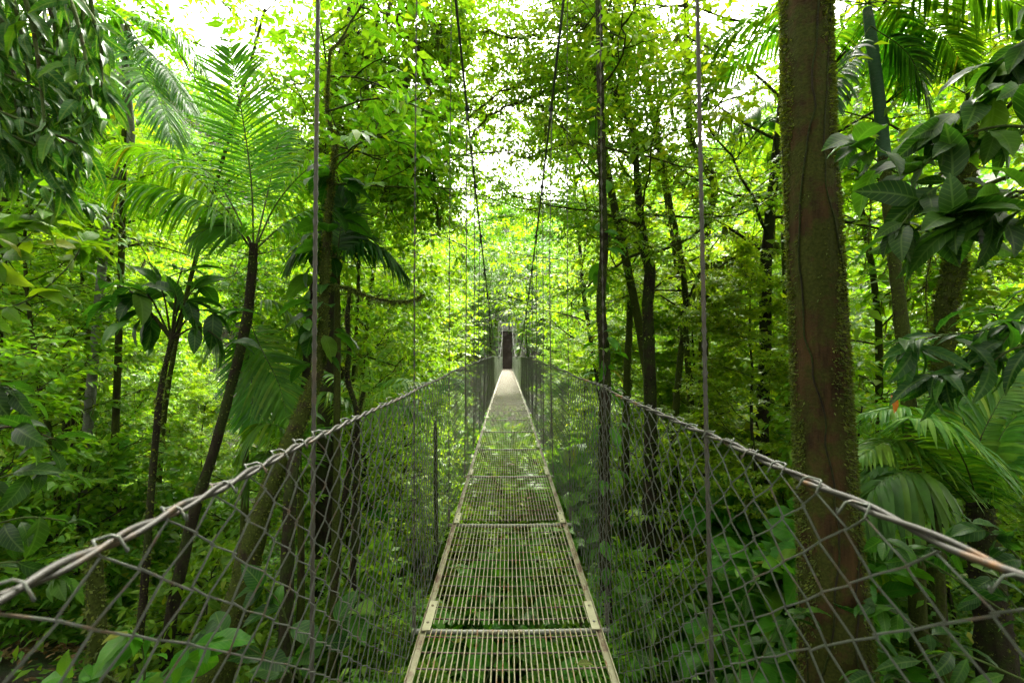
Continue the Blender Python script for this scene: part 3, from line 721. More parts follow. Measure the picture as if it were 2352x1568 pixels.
for pts, rads, lab, sd in (
    ([(395, 775, 4.6), (372, 880, 4.6), (362, 960, 4.6), (348, 1120, 4.6), (335, 1300, 4.6), (322, 1450, 4.6)], [.022, .028, .03, .032, .034, .036], 'thin mossy sapling stem with big dark leaves at its top, left side', 31),
    ([(222, 1240, 3.0), (218, 1350, 3.0), (228, 1500, 3.0), (236, 1600, 3.0)], [.035, .045, .052, .056], 'broken mossy stump trunk low at the left behind the rail', 32),
    ([(805, 660, 6), (798, 730, 6), (802, 800, 6), (798, 870, 6), (820, 960, 6), (815, 1150, 6)], [.02, .03, .03, .035, .03, .035], 'short dark mossy stem under the drooping mossy limb', 33),
    ([(835, 900, 6.5), (822, 960, 6.5), (790, 1150, 6.2), (770, 1350, 6)], [.03, .03, .035, .04], 'thin dark leaning pole stem behind the left mesh side', 34),
    ([(255, 380, 9), (250, 520, 9), (240, 640, 9), (215, 760, 9)], [.07, .09, .1, .11], 'brown trunk glimpsed under the left palm fronds', 35),
    ([(300, 330, 7), (290, 180, 7), (283, 60, 7)][::-1] + [(262, 420, 7), (240, 560, 7)], [.045, .05, .052, .055, .06], 'pale grey palm stem rising into the upper left canopy', 36),
    ([(70, 360, 8), (40, 420, 8), (15, 470, 8), (0, 600, 8), (-10, 760, 8)], [.06, .07, .08, .09, .1], 'dark forked trunk at the far upper left edge', 37),
    ([(175, 930, 8), (160, 980, 8), (145, 1060, 8), (140, 1120, 8)], [.08, .09, .1, .1], 'dark broken stub trunk in the bright undergrowth at left', 38),
    ([(1440, 560, 10), (1447, 700, 10), (1440, 850, 10)], [.06, .07, .08], 'brown trunk half hidden behind the vine wrapped trunk', 39),
    ([(2250, 1160, 4.2), (2265, 1300, 4.2), (2290, 1500, 4.1)], [.10, .12, .14], 'short dark fibrous trunk under the palm clump at lower right', 40),
    ([(1770, 690, 9), (1762, 820, 9), (1765, 950, 9)], [.03, .035, .04], 'thin pale stem just left of the big brown trunk', 41)):
    r_, p_, d_, g_ = hero_trunk('palm_tree' if 'palm stem' in lab else 'sapling' if rads[0] < .035 else 'forest_tree', pts, rads, lab, 'palm' if 'palm stem' in lab else 'tree', 'grey' if 'grey' in lab else 'dark' if 'dark' in lab else 'mossy', moss=0 if 'grey' in lab else 700, seed=sd)
    if sd == 31:
        wood = MB(); m = MB(); rg = g_
        tips = [(255, 690, 4.5), (300, 660, 4.5), (360, 650, 4.7), (430, 690, 4.6), (505, 720, 4.7), (310, 735, 4.5), (520, 790, 4.6), (470, 650, 4.8), (225, 640, 4.8), (420, 610, 4.9)]
        for t_ in tips:
            q = path_px([(393, 780, 4.6), ((t_[0] + 393) / 2, (t_[1] + 780) / 2 - 35, 4.6), t_], 8); tube(wood, q, np.linspace(.012, .004, 8), 5)
            c0 = q[-1]; dd = nrm(q[-1] - q[-3])
            for e in range(5):
                b_ = q[-1 - e] if e < 5 else c0
                put(m, T_BIG, b_[None], (dd + .7 * rg.standard_normal(3) + [0, 0, -.35])[None], up_n(1, rg, .3), [.27 + .12 * rg.random()])
        child(r_, 'limbs', wood, [B['dark']]); child(r_, 'crown', m, [L['glossy'], B['dark']])
    if sd in (35, 36): climbers(r_, p_[12:], d_[12:], g_, 150, .22, 'mid', T_BIG, .2)
    if sd in (35, 37, 39):
        crown_on(r_, p_[:30], d_[:30], g_, 'alt', T_SMALL, .14, 'mid' if sd == 37 else 'lime', t0=.3, nl=10, Ln=1.8, nsub=4, step=.4)

# ---------------------------------------------------------------- the pinnate palm left of the left hanger
r_, p_, d_, g_ = hero_trunk('palm_tree', [(583, 560, 5.2), (578, 640, 5.2), (566, 740, 5.2), (535, 870, 5.1), (495, 1020, 5.0), (440, 1200, 4.9), (395, 1400, 4.8)], [.045, .05, .055, .05, .05, .055, .06],
    'palm with large arching feather fronds on a thin leaning stem, left of the left hanger', 'palm', 'dark', seed=20, moss=500)
PF = [  # midribs in photo pixels, leaflet length, width, droop, vee, up vector
    ([(582, 565, 5.2), (578, 430, 5.1), (562, 300, 5.05), (540, 180, 5.0), (528, 110, 5.0)], 52, .68, .027, .16, .02, (0.1, -1, .25)),
    ([(580, 565, 5.2), (520, 480, 5.0), (430, 390, 4.8), (330, 340, 4.7), (250, 335, 4.6)], 46, .52, .028, .95, .1, None),
    ([(578, 560, 5.2), (500, 420, 5.3), (400, 350, 5.4), (300, 345, 5.5)], 44, .52, .028, .8, .15, None),
    ([(576, 570, 5.2), (520, 500, 4.9), (440, 455, 4.7), (330, 420, 4.5), (190, 420, 4.4)], 46, .46, .030, 1.05, 0, None),
    ([(578, 575, 5.2), (545, 530, 5.0), (490, 520, 4.9), (430, 560, 4.85)], 34, .36, .035, .5, 0, (0, -1, .6)),
    ([(588, 565, 5.2), (640, 460, 5.3), (720, 380, 5.4), (800, 370, 5.5)], 46, .52, .028, .6, .15, None),
    ([(590, 570, 5.2), (660, 510, 5.4), (740, 480, 5.6), (830, 520, 5.8)], 40, .46, .042, .8, .1, None),
    ([(588, 560, 5.2), (620, 420, 5.6), (640, 330, 6.0), (680, 290, 6.4)], 44, .5, .04, .4, .1, (.3, -1, .3))]
for i, (pts, n, ll, w_, dr, ve, up) in enumerate(PF):
    m = MB(); frond(m, path_px(pts, 16), n, ll, w_, dr, ve, g_, up, rr=.011); child(r_, 'frond', m, [L['frond'], B['stem']])
# second small palm: frond pointing down in front of the undergrowth
def palm(label, stem, fronds, seed, cat='palm', name='palm_tree', n=40, ll=.45, w=.04, mat='palm', group=None):
    rg = np.random.default_rng(seed); s0 = P(*stem); g0 = np.array([s0[0], s0[1], gz(s0) - .2]); root = plant(name, g0, label, cat, group)
    m = MB(); pp = smooth([g0, (g0 + s0) / 2 + [.03, 0, 0], s0], 12); tube(m, pp, np.linspace(.055, .035, 12), 7, rough=.06, rg=rg); child(root, 'trunk', m, [B['mossy']])
    for fr in fronds:
        pts, dr, up = fr[:3]; kk = fr[3] if len(fr) > 3 else 1
        m = MB(); frond(m, path_px([stem] + pts, 14), n, ll * kk, w, dr, .08, rg, up, rr=.009, base=.12); child(root, 'frond', m, [L[mat], B['stem']])
    return root
palm('small palm with a bright feather frond hanging straight down under the big left palm', (566, 720, 5.6),
     [([(572, 820, 5.5), (580, 900, 5.4), (575, 985, 5.3)], .15, (0, -1, .15)), ([(620, 690, 5.6), (680, 740, 5.7), (700, 800, 5.8)], .6, None), ([(520, 720, 5.5), (490, 800, 5.4)], .6, None),
      ([(600, 800, 5.4), (640, 880, 5.3), (660, 960, 5.3)], .3, (0, -1, .4))], 41, ll=.5)
palm('palm with dark fronds behind the left mesh side, low beside the leaning mossy trunk', (690, 1100, 5.6), [([(660, 1000, 5.4), (600, 975, 5.2), (545, 1050, 5.1)], .8, None), ([(700, 1000, 5.6), (760, 980, 5.7)], .5, None), ([(640, 1050, 5.3), (590, 1050, 5.2), (560, 1110, 5.1)], .7, None)], 42, mat='palm')
palm('palm with two dark drooping fronds right of the left hanger at mid height', (775, 600, 5.4), [([(830, 560, 5.4), (885, 575, 5.4), (940, 640, 5.4)], .9, None, .9), ([(800, 545, 5.6), (830, 540, 5.8), (860, 570, 5.9)], .7, None), ([(750, 560, 5.3), (700, 560, 5.2), (660, 620, 5.1)], .7, None), ([(780, 540, 5.4), (790, 480, 5.5), (770, 430, 5.5)], .4, (0, -1, .3))], 43, mat='glossy')
palm('fern palm with pale fronds beyond the left mesh side', (822, 960, 7.5), [([(810, 900, 7.4), (740, 850, 7.2), (640, 838, 7.0)], .5, None), ([(830, 880, 7.6), (870, 820, 7.7), (905, 780, 7.8)], .5, None), ([(850, 920, 7.4), (920, 880, 7.2), (1010, 878, 7.0)], .6, None), ([(800, 930, 7.3), (750, 900, 7.0), (700, 930, 6.8)], .7, None), ([(850, 950, 7.2), (920, 930, 7.0), (980, 960, 6.9)], .7, None)], 44, name='tree_fern', cat='tree fern', n=46, w=.035, mat='ground')
palm('fern palm arching over the left rail near the bright bush', (1000, 980, 9), [([(990, 900, 8.8), (930, 870, 8.6), (870, 880, 8.4)], .6, None), ([(1010, 900, 9), (1040, 870, 9.2), (1075, 885, 9.3)], .6, None), ([(980, 930, 8.6), (920, 910, 8.3), (860, 950, 8.1)], .7, None)], 45, name='tree_fern', cat='tree fern', n=40, ll=.5, w=.04, mat='ground')
palm('pale fern palm between the right mesh side and the big brown trunk', (1760, 1050, 8.5), [([(1745, 1000, 8.4), (1700, 985, 8.3), (1650, 1000, 8.2)], .5, None), ([(1775, 1000, 8.6), (1810, 985, 8.8), (1850, 1010, 9)], .5, None), ([(1755, 990, 8.5), (1740, 960, 8.5), (1700, 950, 8.6)], .5, None)], 46, name='tree_fern', cat='tree fern', ll=.5, mat='ground')
palm('palm clump with pale arching fronds, lower right beyond the big brown trunk', (2255, 1190, 4.6), [([(2180, 1040, 4.5), (2100, 940, 4.4), (1990, 950, 4.3)], .55, None, 1.1), ([(2240, 1050, 4.6), (2290, 930, 4.7), (2345, 850, 4.8)], .3, (0, -1, .3)),
      ([(2160, 1090, 4.5), (2060, 1010, 4.4), (1970, 1050, 4.2)], .6, None), ([(2275, 1060, 4.6), (2330, 960, 4.6), (2420, 930, 4.6)], .5, None), ([(2230, 1050, 4.8), (2200, 930, 5), (2130, 850, 5.2)], .5, None), ([(2290, 1100, 4.5), (2350, 1040, 4.4), (2440, 1060, 4.3)], .6, None), ([(2215, 1060, 4.3), (2150, 970, 4.0), (2090, 960, 3.9)], .7, None)], 47, name='palm_clump', cat='palm', n=52, ll=.5, w=.045, mat='ground')
palm('low palm with one broad pleated fan frond hanging behind the right rail', (2150, 1180, 4.0), [([(2130, 1100, 4.0), (2070, 1085, 3.95), (2010, 1120, 3.9), (1985, 1170, 3.9)], 1.3, None, 1.0), ([(2120, 1110, 4.0), (2030, 1070, 4.1), (1985, 1100, 4.1)], 1.2, None, .8)], 48, n=22, ll=.42, w=.09, mat='deep')

# upper left palm behind: fronds spread to the right and down
palm('tall palm whose fronds fan out in the upper left canopy', (292, 60, 7), [([(330, 110, 7), (390, 170, 6.9), (440, 260, 6.8)], .6, None), ([(340, 60, 7), (420, 90, 7), (470, 170, 7)], .6, None), ([(260, 120, 6.8), (200, 220, 6.7), (150, 330, 6.6)], .7, None), ([(320, 150, 6.6), (370, 240, 6.4), (400, 330, 6.3)], .6, None), ([(270, 40, 7), (190, 60, 7), (130, 140, 7)], .6, None)], 49, n=50, ll=.55, mat='palm')
palm('palm with hanging dark fronds left of the big brown trunk near the top', (1790, 250, 9), [([(1740, 245, 9), (1700, 290, 8.9), (1680, 350, 8.9)], .9, None), ([(1770, 270, 8.9), (1760, 320, 8.8), (1770, 370, 8.8)], .7, None), ([(1720, 230, 9), (1670, 250, 9), (1640, 320, 9)], .9, None)], 50, ll=.6, w=.05, mat='palm')

# ---------------------------------------------------------------- dark broad leaves hanging in from the right, close to the camera
def leafy_branch(name, label, cat, paths, leaf, mat, T, seed, per=7, spread=.8, group=None, base=None, woodr=.008, hang=-.35, cluster=True, gap=1):
    rg = np.random.default_rng(seed); q0 = P(*paths[0][0]); root = plant(name, base if base is not None else q0, label, cat, group)
    wood = MB(); m = MB()
    if base is not None:
        pp = smooth([np.array(base, float), (np.array(base) + q0) / 2 + [.05, .05, .1], q0], 14); tube(wood, pp, np.linspace(woodr * 2.6, woodr, 14), 7)
    for pts in paths:
        q = path_px(pts, 16); tube(wood, q, np.linspace(woodr, woodr * .4, 16), 6)
        for e in range(2, 16, gap):
            dd = nrm(q[min(e + 1, 15)] - q[e - 1])
            nn = per if (cluster and e >= 14) else (2 if rg.random() < .75 else 1)
            for k in range(nn):
                d = dd * (.5 if nn > 2 else .35) + spread * rg.standard_normal(3) * [1, .7, .6] + [0, 0, hang]
                put(m, T, (q[e] + .01 * rg.standard_normal(3))[None], d[None], (np.array([0, -.35, .8]) + .4 * rg.standard_normal(3))[None], [leaf * (.45 + .75 * rg.random())])
    child(root, 'branches', wood, [B['stem']]); child(root, 'leaves', m, [L[mat]]); return root
gR = lambda x, y: (x, y, float(ground(x, y)) - .1)
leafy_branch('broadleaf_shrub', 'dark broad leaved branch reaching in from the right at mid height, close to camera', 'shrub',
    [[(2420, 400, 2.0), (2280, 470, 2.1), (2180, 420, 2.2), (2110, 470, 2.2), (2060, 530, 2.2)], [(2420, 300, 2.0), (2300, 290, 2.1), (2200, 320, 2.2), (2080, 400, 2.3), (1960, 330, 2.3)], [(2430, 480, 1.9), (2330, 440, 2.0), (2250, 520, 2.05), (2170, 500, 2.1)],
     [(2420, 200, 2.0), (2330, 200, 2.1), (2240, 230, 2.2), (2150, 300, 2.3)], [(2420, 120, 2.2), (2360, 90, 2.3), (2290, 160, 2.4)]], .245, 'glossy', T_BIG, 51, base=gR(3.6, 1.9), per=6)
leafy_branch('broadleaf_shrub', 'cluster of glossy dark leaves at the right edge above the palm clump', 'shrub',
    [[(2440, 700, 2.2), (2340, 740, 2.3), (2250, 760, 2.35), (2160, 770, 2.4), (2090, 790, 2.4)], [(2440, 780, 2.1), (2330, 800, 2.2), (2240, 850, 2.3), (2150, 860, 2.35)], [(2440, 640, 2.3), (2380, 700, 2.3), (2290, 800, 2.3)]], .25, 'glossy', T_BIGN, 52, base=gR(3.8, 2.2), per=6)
leafy_branch('understory_shrub', 'shrub with large grey green leaves low at the right behind the rail', 'shrub',
    [[(2400, 1500, 2.9), (2300, 1350, 3.0), (2200, 1270, 3.0), (2120, 1250, 3.0)], [(2300, 1400, 3.0), (2150, 1300, 2.9), (2010, 1230, 2.9)], [(2400, 1350, 2.8), (2300, 1240, 2.8), (2230, 1200, 2.8)], [(2200, 1500, 2.9), (2080, 1420, 2.9), (1990, 1380, 2.9)]], .22, 'glossy', T_BIG, 53, base=gR(3.3, 3.0), per=4, gap=2)
leafy_branch('understory_shrub', 'shrub with shiny drooping leaves at the bottom right corner', 'shrub',
    [[(2350, 1560, 2.6), (2200, 1500, 2.7), (2100, 1520, 2.8)], [(2300, 1600, 2.5), (2150, 1580, 2.7), (1990, 1540, 2.9)]], .22, 'glossy', T_BIGN, 54, base=gR(2.8, 2.8), per=4, gap=2)
# upper left: curtain of narrow dark leaves
cur = []
rgc = np.random.default_rng(60)
for i in range(32):
    x0 = -150 + 10.5 * i + 20 * rgc.standard_normal(); y0 = -140 + 60 * rgc.standard_normal()
    x1 = x0 + 95 + 50 * rgc.random() - (i > 22) * 60; y1 = 360 - 8 * i + 90 * rgc.random(); Yd = 2.0 + .9 * rgc.random()
    cur.append([(x0, y0, Yd), ((x0 + x1) / 2 + 20, (y0 + y1) / 2 - 20, Yd), (x1, y1, Yd)])
for i in range(9):
    y0 = 60 + 45 * i; Yd = 2.0 + .7 * rgc.random(); cur.append([(-150, y0 - 80, Yd), (20, y0 - 20, Yd), (150 + 60 * rgc.random(), y0 + 50, Yd)])
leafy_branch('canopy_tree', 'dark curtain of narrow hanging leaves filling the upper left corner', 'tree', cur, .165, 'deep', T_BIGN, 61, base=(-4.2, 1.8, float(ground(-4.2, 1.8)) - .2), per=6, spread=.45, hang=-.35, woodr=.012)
leafy_branch('understory_shrub', 'bush with pointed mid green leaves at the left edge, middle height', 'shrub',
    [[(-150, 560, 2.6), (-20, 540, 2.7), (60, 500, 2.8), (110, 440, 2.8)], [(-150, 640, 2.7), (-10, 600, 2.8), (90, 520, 3.0)], [(-150, 720, 3.0), (40, 700, 3.1), (150, 620, 3.2), (190, 560, 3.3)]], .21, 'mid', T_BIG, 62, base=gR(-4.4, 2.8), per=6)
leafy_branch('understory_shrub', 'dark leaved shrub crowding the left edge below mid height', 'shrub',
    [[(-150, 1100, 2.4), (-40, 1000, 2.5), (40, 980, 2.5), (130, 1010, 2.6)], [(-150, 1180, 2.4), (20, 1090, 2.5), (150, 1080, 2.6)], [(-150, 1260, 2.5), (40, 1190, 2.6), (180, 1200, 2.7)], [(-150, 1330, 2.4), (30, 1290, 2.5), (140, 1330, 2.6)], [(-100, 900, 2.5), (0, 880, 2.6), (70, 930, 2.7)]], .2, 'glossy', T_BIG, 63, base=gR(-3.6, 2.3), per=4, gap=2)
leafy_branch('understory_shrub', 'low broad leaved plant at the foot of the leaning mossy trunk', 'plant',
    [[(700, 1560, 3.6), (760, 1440, 3.6), (820, 1400, 3.6)], [(690, 1560, 3.6), (650, 1400, 3.5), (600, 1340, 3.5)], [(690, 1560, 3.6), (560, 1480, 3.3), (450, 1440, 3.2)]], .24, 'glossy', T_BIGR, 64, base=gR(-1.8, 3.6), per=3, gap=3)
leafy_branch('understory_shrub', 'plant with broad ribbed leaves at the bottom left behind the mesh', 'plant',
    [[(330, 1600, 2.8), (330, 1500, 2.8), (300, 1440, 2.8)], [(340, 1600, 2.8), (420, 1500, 2.8), (480, 1480, 2.8)], [(320, 1600, 2.8), (220, 1540, 2.8), (150, 1560, 2.8)]], .22, 'palm', T_BIGR, 65, base=gR(-2.4, 2.8), per=3, gap=4)
leafy_branch('understory_shrub', 'leafy plant with long leaves seen under the right mesh side near the trunk foot', 'plant',
    [[(1700, 1580, 3.2), (1650, 1450, 3.3), (1600, 1400, 3.3)], [(1720, 1580, 3.2), (1780, 1450, 3.1), (1850, 1400, 3.0)], [(1700, 1560, 3.2), (1700, 1400, 3.4), (1740, 1330, 3.4)], [(1500, 1560, 3.3), (1480, 1420, 3.4), (1440, 1340, 3.4)]], .16, 'glossy', T_BIG, 66, base=gR(1.9, 3.3), per=3, gap=2)
leafy_branch('understory_shrub', 'pale leaved plant seen through the near end of the deck grating', 'plant',
    [[(1080, 1600, 3.6), (1060, 1500, 3.7), (1010, 1450, 3.7)], [(1100, 1600, 3.6), (1150, 1500, 3.8), (1230, 1480, 3.8)], [(1100, 1600, 3.6), (1090, 1500, 3.8), (1130, 1440, 3.9)], [(1250, 1600, 3.6), (1300, 1540, 3.7), (1340, 1540, 3.7)]], .2, 'palm', T_BIG, 67, base=gR(-.1, 3.7), per=4, hang=-.1, gap=3)

# ---------------------------------------------------------------- mossy boughs hanging over the top centre
def boughs():
    rg = np.random.default_rng(70); base = np.array([-3.4, 8.5, float(ground(-3.4, 8.5)) - .2]); root = plant('canopy_tree', base, 'tree whose dark mossy boughs twist down over the upper centre of the view', 'tree')
    wood = MB(); moss = MB(); top = P(860, -220, 8.0)
    tp = smooth([base, base + [.1, -.1, 5], (base + top) / 2 + [-.3, 0, 2.5], top], 20); tube(wood, tp, np.linspace(.2, .1, 20), 8)
    bs = [[(860, -200, 8), (850, -20, 7.6), (900, 40, 7.4), (925, 75, 7.3), (955, 105, 7.2), (985, 160, 7.1), (935, 178, 7), (915, 240, 7), (860, 320, 7), (790, 370, 7.1)],
          [(905, 50, 7.4), (965, 0, 7.4), (1000, 60, 7.3), (1025, 120, 7.3)],
          [(860, -20, 7.6), (865, 60, 7.5), (870, 140, 7.5), (905, 200, 7.4), (935, 250, 7.3)],
          [(975, 150, 7.1), (990, 260, 7.1), (965, 350, 7.0), (990, 420, 7.0), (1010, 500, 7)],
          [(935, 178, 7), (925, 320, 7), (890, 400, 7), (900, 470, 7.0)], [(790, 20, 8), (830, 90, 7.9), (845, 170, 7.8), (820, 260, 7.8)], [(960, 350, 7), (920, 380, 6.9), (905, 440, 6.9)],
          [(820, 260, 7.8), (780, 300, 7.8), (700, 360, 7.8)]]
    pos, dr, sz = [], [], []
    for b in bs:
        q = path_px(b, 30); q[:, :] += .02 * rg.standard_normal(q.shape); rr = np.linspace(.035, .010, 30); tube(wood, q, rr, 6, rough=.12); tufts(moss, q, rr, rg, 500, .04, hang=.5); moss_hang(moss, q[6:], rg, 260, .32)
        for e in range(5, 30, 2):
            for k in range(2):
                d = rg.standard_normal(3) * [1, 1, .5] + [0, 0, -.25]; l = .45 + .4 * rg.random(); w2 = wander(q[e], d, l, 4, rg, .2, -.05); tube(wood, w2, np.linspace(.008, .004, 5), 3)
                for h in range(1, 5): pos.append(w2[h]); dr.append(d + .6 * rg.standard_normal(3)); sz.append(.32)
    pos, dr, sz = np.array(pos), np.array(dr), np.array(sz); ok = clear(pos, .3)
    ok &= rg.random(len(ok)) < .8
    m = MB(); sprays(m, 'whorl', T_OBOV, pos[ok], dr[ok], up_n(ok.sum(), rg), sz[ok], .14, rg, 0, 1)
    child(root, 'trunk', wood, [B['dark']]); child(root, 'moss', moss, [L['olive']]); child(root, 'crown', m, [L['lime'], B['dark']])
boughs()
for base, top, azs, lab, sd in (((-4.3, 10.5), (-2.6, 10.5, 9.5), [0, .5, -.5, -.9], 'tree leaning in from the left that closes the leafy roof over the walkway', 75), ((4.6, 11.5), (2.9, 11.0, 10.5), [3.14, 2.6, 3.7, 2.2], 'tree leaning in from the right that closes the leafy roof over the walkway', 76), ((-5.0, 15), (-2.8, 15, 14), [0, .4, -.4], 'farther leaning tree roofing the walkway from the left', 77), ((-6.8, 9.0), (-4.6, 8.4, 6.6), [0, 1.3, 2.6, 3.9, 5.2], 'airy leaning tree whose small leaves dapple the sky above the big palm', 78)):
    rg = np.random.default_rng(sd); b0 = np.array([*base, float(ground(*base)) - .2]); root = plant('leaning_tree', b0, lab, 'tree', 'trees near the walkway')
    path = smooth([b0, b0 * .6 + np.array(top) * .4 + [-.5 * np.sign(-base[0]), 0, .3], np.array(top)], 20); rad = np.linspace(.11, .05, 20) * (1 if sd < 78 else .5)
    m = MB(); tube(m, path, rad, 8, rough=.07, rg=rg); child(root, 'trunk', m, [B['mossy']])
    crown_on(root, path, rad, rg, 'lacy' if sd == 76 else 'alt', T_SMALL, .105 if sd == 76 else .15, 'lime', top_first=False, t0=.6, nl=24 if sd < 78 else 30, Ln=5.0 if sd < 78 else 4.0, elev=5 if sd < 78 else 2, nsub=8, dens=1 if sd < 78 else 1.6, step=.42, azs=azs)
def arch():
    rg = np.random.default_rng(71); base = np.array([3.0, 8.8, float(ground(3, 8.8)) - .2]); root = plant('arching_tree', base, 'thin tree with long mossy limbs arching left above the walkway', 'tree')
    wood = MB(); moss = MB(); pos, dr = [], []
    tp = smooth([base, base + [-.3, 0, 5], P(1400, 420, 8.6), P(1370, 200, 8.4), P(1385, -60, 8.3)], 24); tube(wood, tp, np.linspace(.1, .045, 24), 7)
    for b in ([(1385, 190, 8.4), (1320, 175, 8.3), (1270, 172, 8.2), (1200, 192, 8.1), (1130, 225, 8), (1060, 285, 8)], [(1385, 205, 8.4), (1280, 205, 8.2), (1190, 235, 8.1), (1120, 270, 8), (1070, 330, 8)],
              [(1385, 340, 8.4), (1300, 330, 8.6), (1210, 360, 8.8), (1150, 340, 9)], [(1370, 210, 8.4), (1440, 190, 8.6), (1530, 165, 8.8), (1600, 170, 9)], [(1375, 300, 8.5), (1420, 200, 8.8), (1440, 80, 9), (1500, 20, 9)], [(1385, 100, 8.3), (1300, 30, 8.1), (1240, -40, 8)], [(1385, 60, 8.3), (1290, 60, 7.8), (1200, 90, 7.4), (1110, 70, 7.2)], [(1385, 140, 8.3), (1300, 110, 8.6), (1220, 130, 9), (1140, 150, 9.4)]):
        q = path_px(b, 24); q += .015 * rg.standard_normal(q.shape); rr = np.linspace(.035, .010, 24); tube(wood, q, rr, 6, rough=.1); tufts(moss, q, rr, rg, 350, .035, hang=.4); moss_hang(moss, q, rg, 120, .2)
        for e in range(4, 24):
            for k in range(2):
                d = rg.standard_normal(3) * [1, 1, .6]; l = .8; w2 = wander(q[e], d, l, 4, rg, .2, 0); tube(wood, w2, np.linspace(.007, .003, 5), 3)
                for h in range(1, 5): pos.append(w2[h]); dr.append(d + .6 * rg.standard_normal(3))
    pos, dr = np.array(pos), np.array(dr); ok = clear(pos, .4)
    ok &= rg.random(len(ok)) < .95
    m = MB(); sprays(m, 'alt', T_SMALL, pos[ok], dr[ok], up_n(ok.sum(), rg), .4 + .3 * rg.random(ok.sum()), .115, rg, 0, 1)
    child(root, 'trunk', wood, [B['mossy']]); child(root, 'moss', moss, [L['olive']]); child(root, 'crown', m, [L['lime'], B['dark']])
arch()

# ---------------------------------------------------------------- prototype trees, copied through the forest
def proto(kind, seed):
    rg = np.random.default_rng(seed); wood = MB(); m = MB()
    S = dict(
        broad=dict(H=11, r=.08, t0=.12, nl=34, Ln=2.6, nsub=7, step=.42, spr=.55, sk='whorl', T=T_OBOV, leaf=.20, mat='lime', elev=18),
        lacy=dict(H=13, r=.075, t0=.14, nl=38, Ln=3.0, nsub=8, step=.42, spr=.6, sk='lacy', T=T_SMALL, leaf=.12, mat='mid', elev=12),
        lacylime=dict(H=10, r=.065, t0=.12, nl=34, Ln=2.4, nsub=8, step=.4, spr=.55, sk='lacy', T=T_SMALL, leaf=.135, mat='lime', elev=10),
        alt=dict(H=12, r=.085, t0=.15, nl=36, Ln=2.8, nsub=7, step=.36, spr=.55, sk='alt', T=T_SMALL, leaf=.21, mat='lime', elev=20),
        tall=dict(H=17, r=.13, t0=.42, nl=30, Ln=3.8, nsub=8, step=.45, spr=.65, sk='alt', T=T_SMALL, leaf=.18, mat='lime', elev=22),
        deep=dict(H=12, r=.10, t0=.1, nl=34, Ln=2.8, nsub=7, step=.4, spr=.6, sk='alt', T=T_SMALL, leaf=.2, mat='deep', elev=12),
        deephigh=dict(H=12, r=.10, t0=.36, nl=34, Ln=3.0, nsub=7, step=.36, spr=.6, sk='alt', T=T_SMALL, leaf=.2, mat='deep', elev=12),
        sap=dict(H=4.2, r=.035, t0=.3, nl=15, Ln=1.2, nsub=4, step=.3, spr=.4, sk='alt', T=T_SMALL, leaf=.17, mat='lime', elev=25),
        bush=dict(H=1.7, r=.025, t0=.08, nl=16, Ln=1.0, nsub=4, step=.26, spr=.35, sk='whorl', T=T_SMALL, leaf=.16, mat='mid', elev=30),
        bigleaf=dict(H=2.0, r=.03, t0=.1, nl=10, Ln=.9, nsub=2, step=.4, spr=.5, sk='alt', T=T_BIGR, leaf=.32, mat='palm', elev=35))[kind]
    tp = wander((0, 0, -.3), (0, 0, 1), S['H'], 12, rg, .05, .08); tr = np.linspace(S['r'], S['r'] * .3, 13); tube(wood, tp, tr, 8, rough=.08, rg=rg)
    pos, d, s = grow(wood, tp, tr, rg, t0=S['t0'], nl=S['nl'], Ln=S['Ln'], elev=S['elev'], nsub=S['nsub'], step=S['step'])
    sprays(m, S['sk'], S['T'], pos, d, up_n(len(pos), rg), s * S['spr'] / .5, S['leaf'], rg, 0, 1)
    if S['H'] > 8:                                          # climbers on the trunk
        n = 260; t = rg.random(n) ** 1.2 * .8; q = np.stack([np.interp(t * 12, np.arange(13), tp[:, k]) for k in range(3)], -1); a = rg.random(n) * 6.283
        nn = np.stack([np.cos(a), np.sin(a), 0 * a], -1); put(m, T_ROUND, q + nn * (S['r'] + .06 * rg.random(n)[:, None]), nn + [0, 0, -.5] + .4 * rg.standard_normal((n, 3)), up_n(n, rg, .4), .12 + .16 * rg.random(n))
    mo = MB()
    if S['H'] > 8 and 'deep' not in kind:
        for lp in LIMBS[-S['nl']:][:18:2]: q = smooth(lp, 20); moss_hang(mo, q, rg, 70, .38); tufts(mo, q, np.full(20, .02), rg, 60, .05, hang=.5)
    mom = mo.mesh(kind + '_moss', [L['olive']]) if mo.n else None
    PM[(kind, seed)] = mom
    return wood.mesh(kind + '_trunk', [B['mossy' if kind in ('lacy', 'alt', 'broad') else 'dark']]), m.mesh(kind + '_crown', [L[S['mat']], B['dark']])
PR = {}; PM = {}; PS = {}
def place(kind, var, x, y, label, name, cat, group, sc=1.0, rz=None, dz=0):
    if (kind, var) not in PR: PS[(kind, var)] = hash((len(kind), ord(kind[0]), ord(kind[-1]), var)) % 9999; PR[(kind, var)] = proto(kind, PS[(kind, var)])
    tm, cm = PR[(kind, var)]
    root = empty(name, (x, y, float(ground(x, y)) + dz), label, cat, group, rng.random() * 6.28 if rz is None else rz, sc)
    link('trunk' if kind not in ('bush', 'bigleaf') else 'stems', tm, root); link('crown' if kind not in ('bush', 'bigleaf') else 'leaves', cm, root)
    mm = PM[(kind, PS[(kind, var)])]
    if mm and y < 26: link('moss', mm, root)
    return root
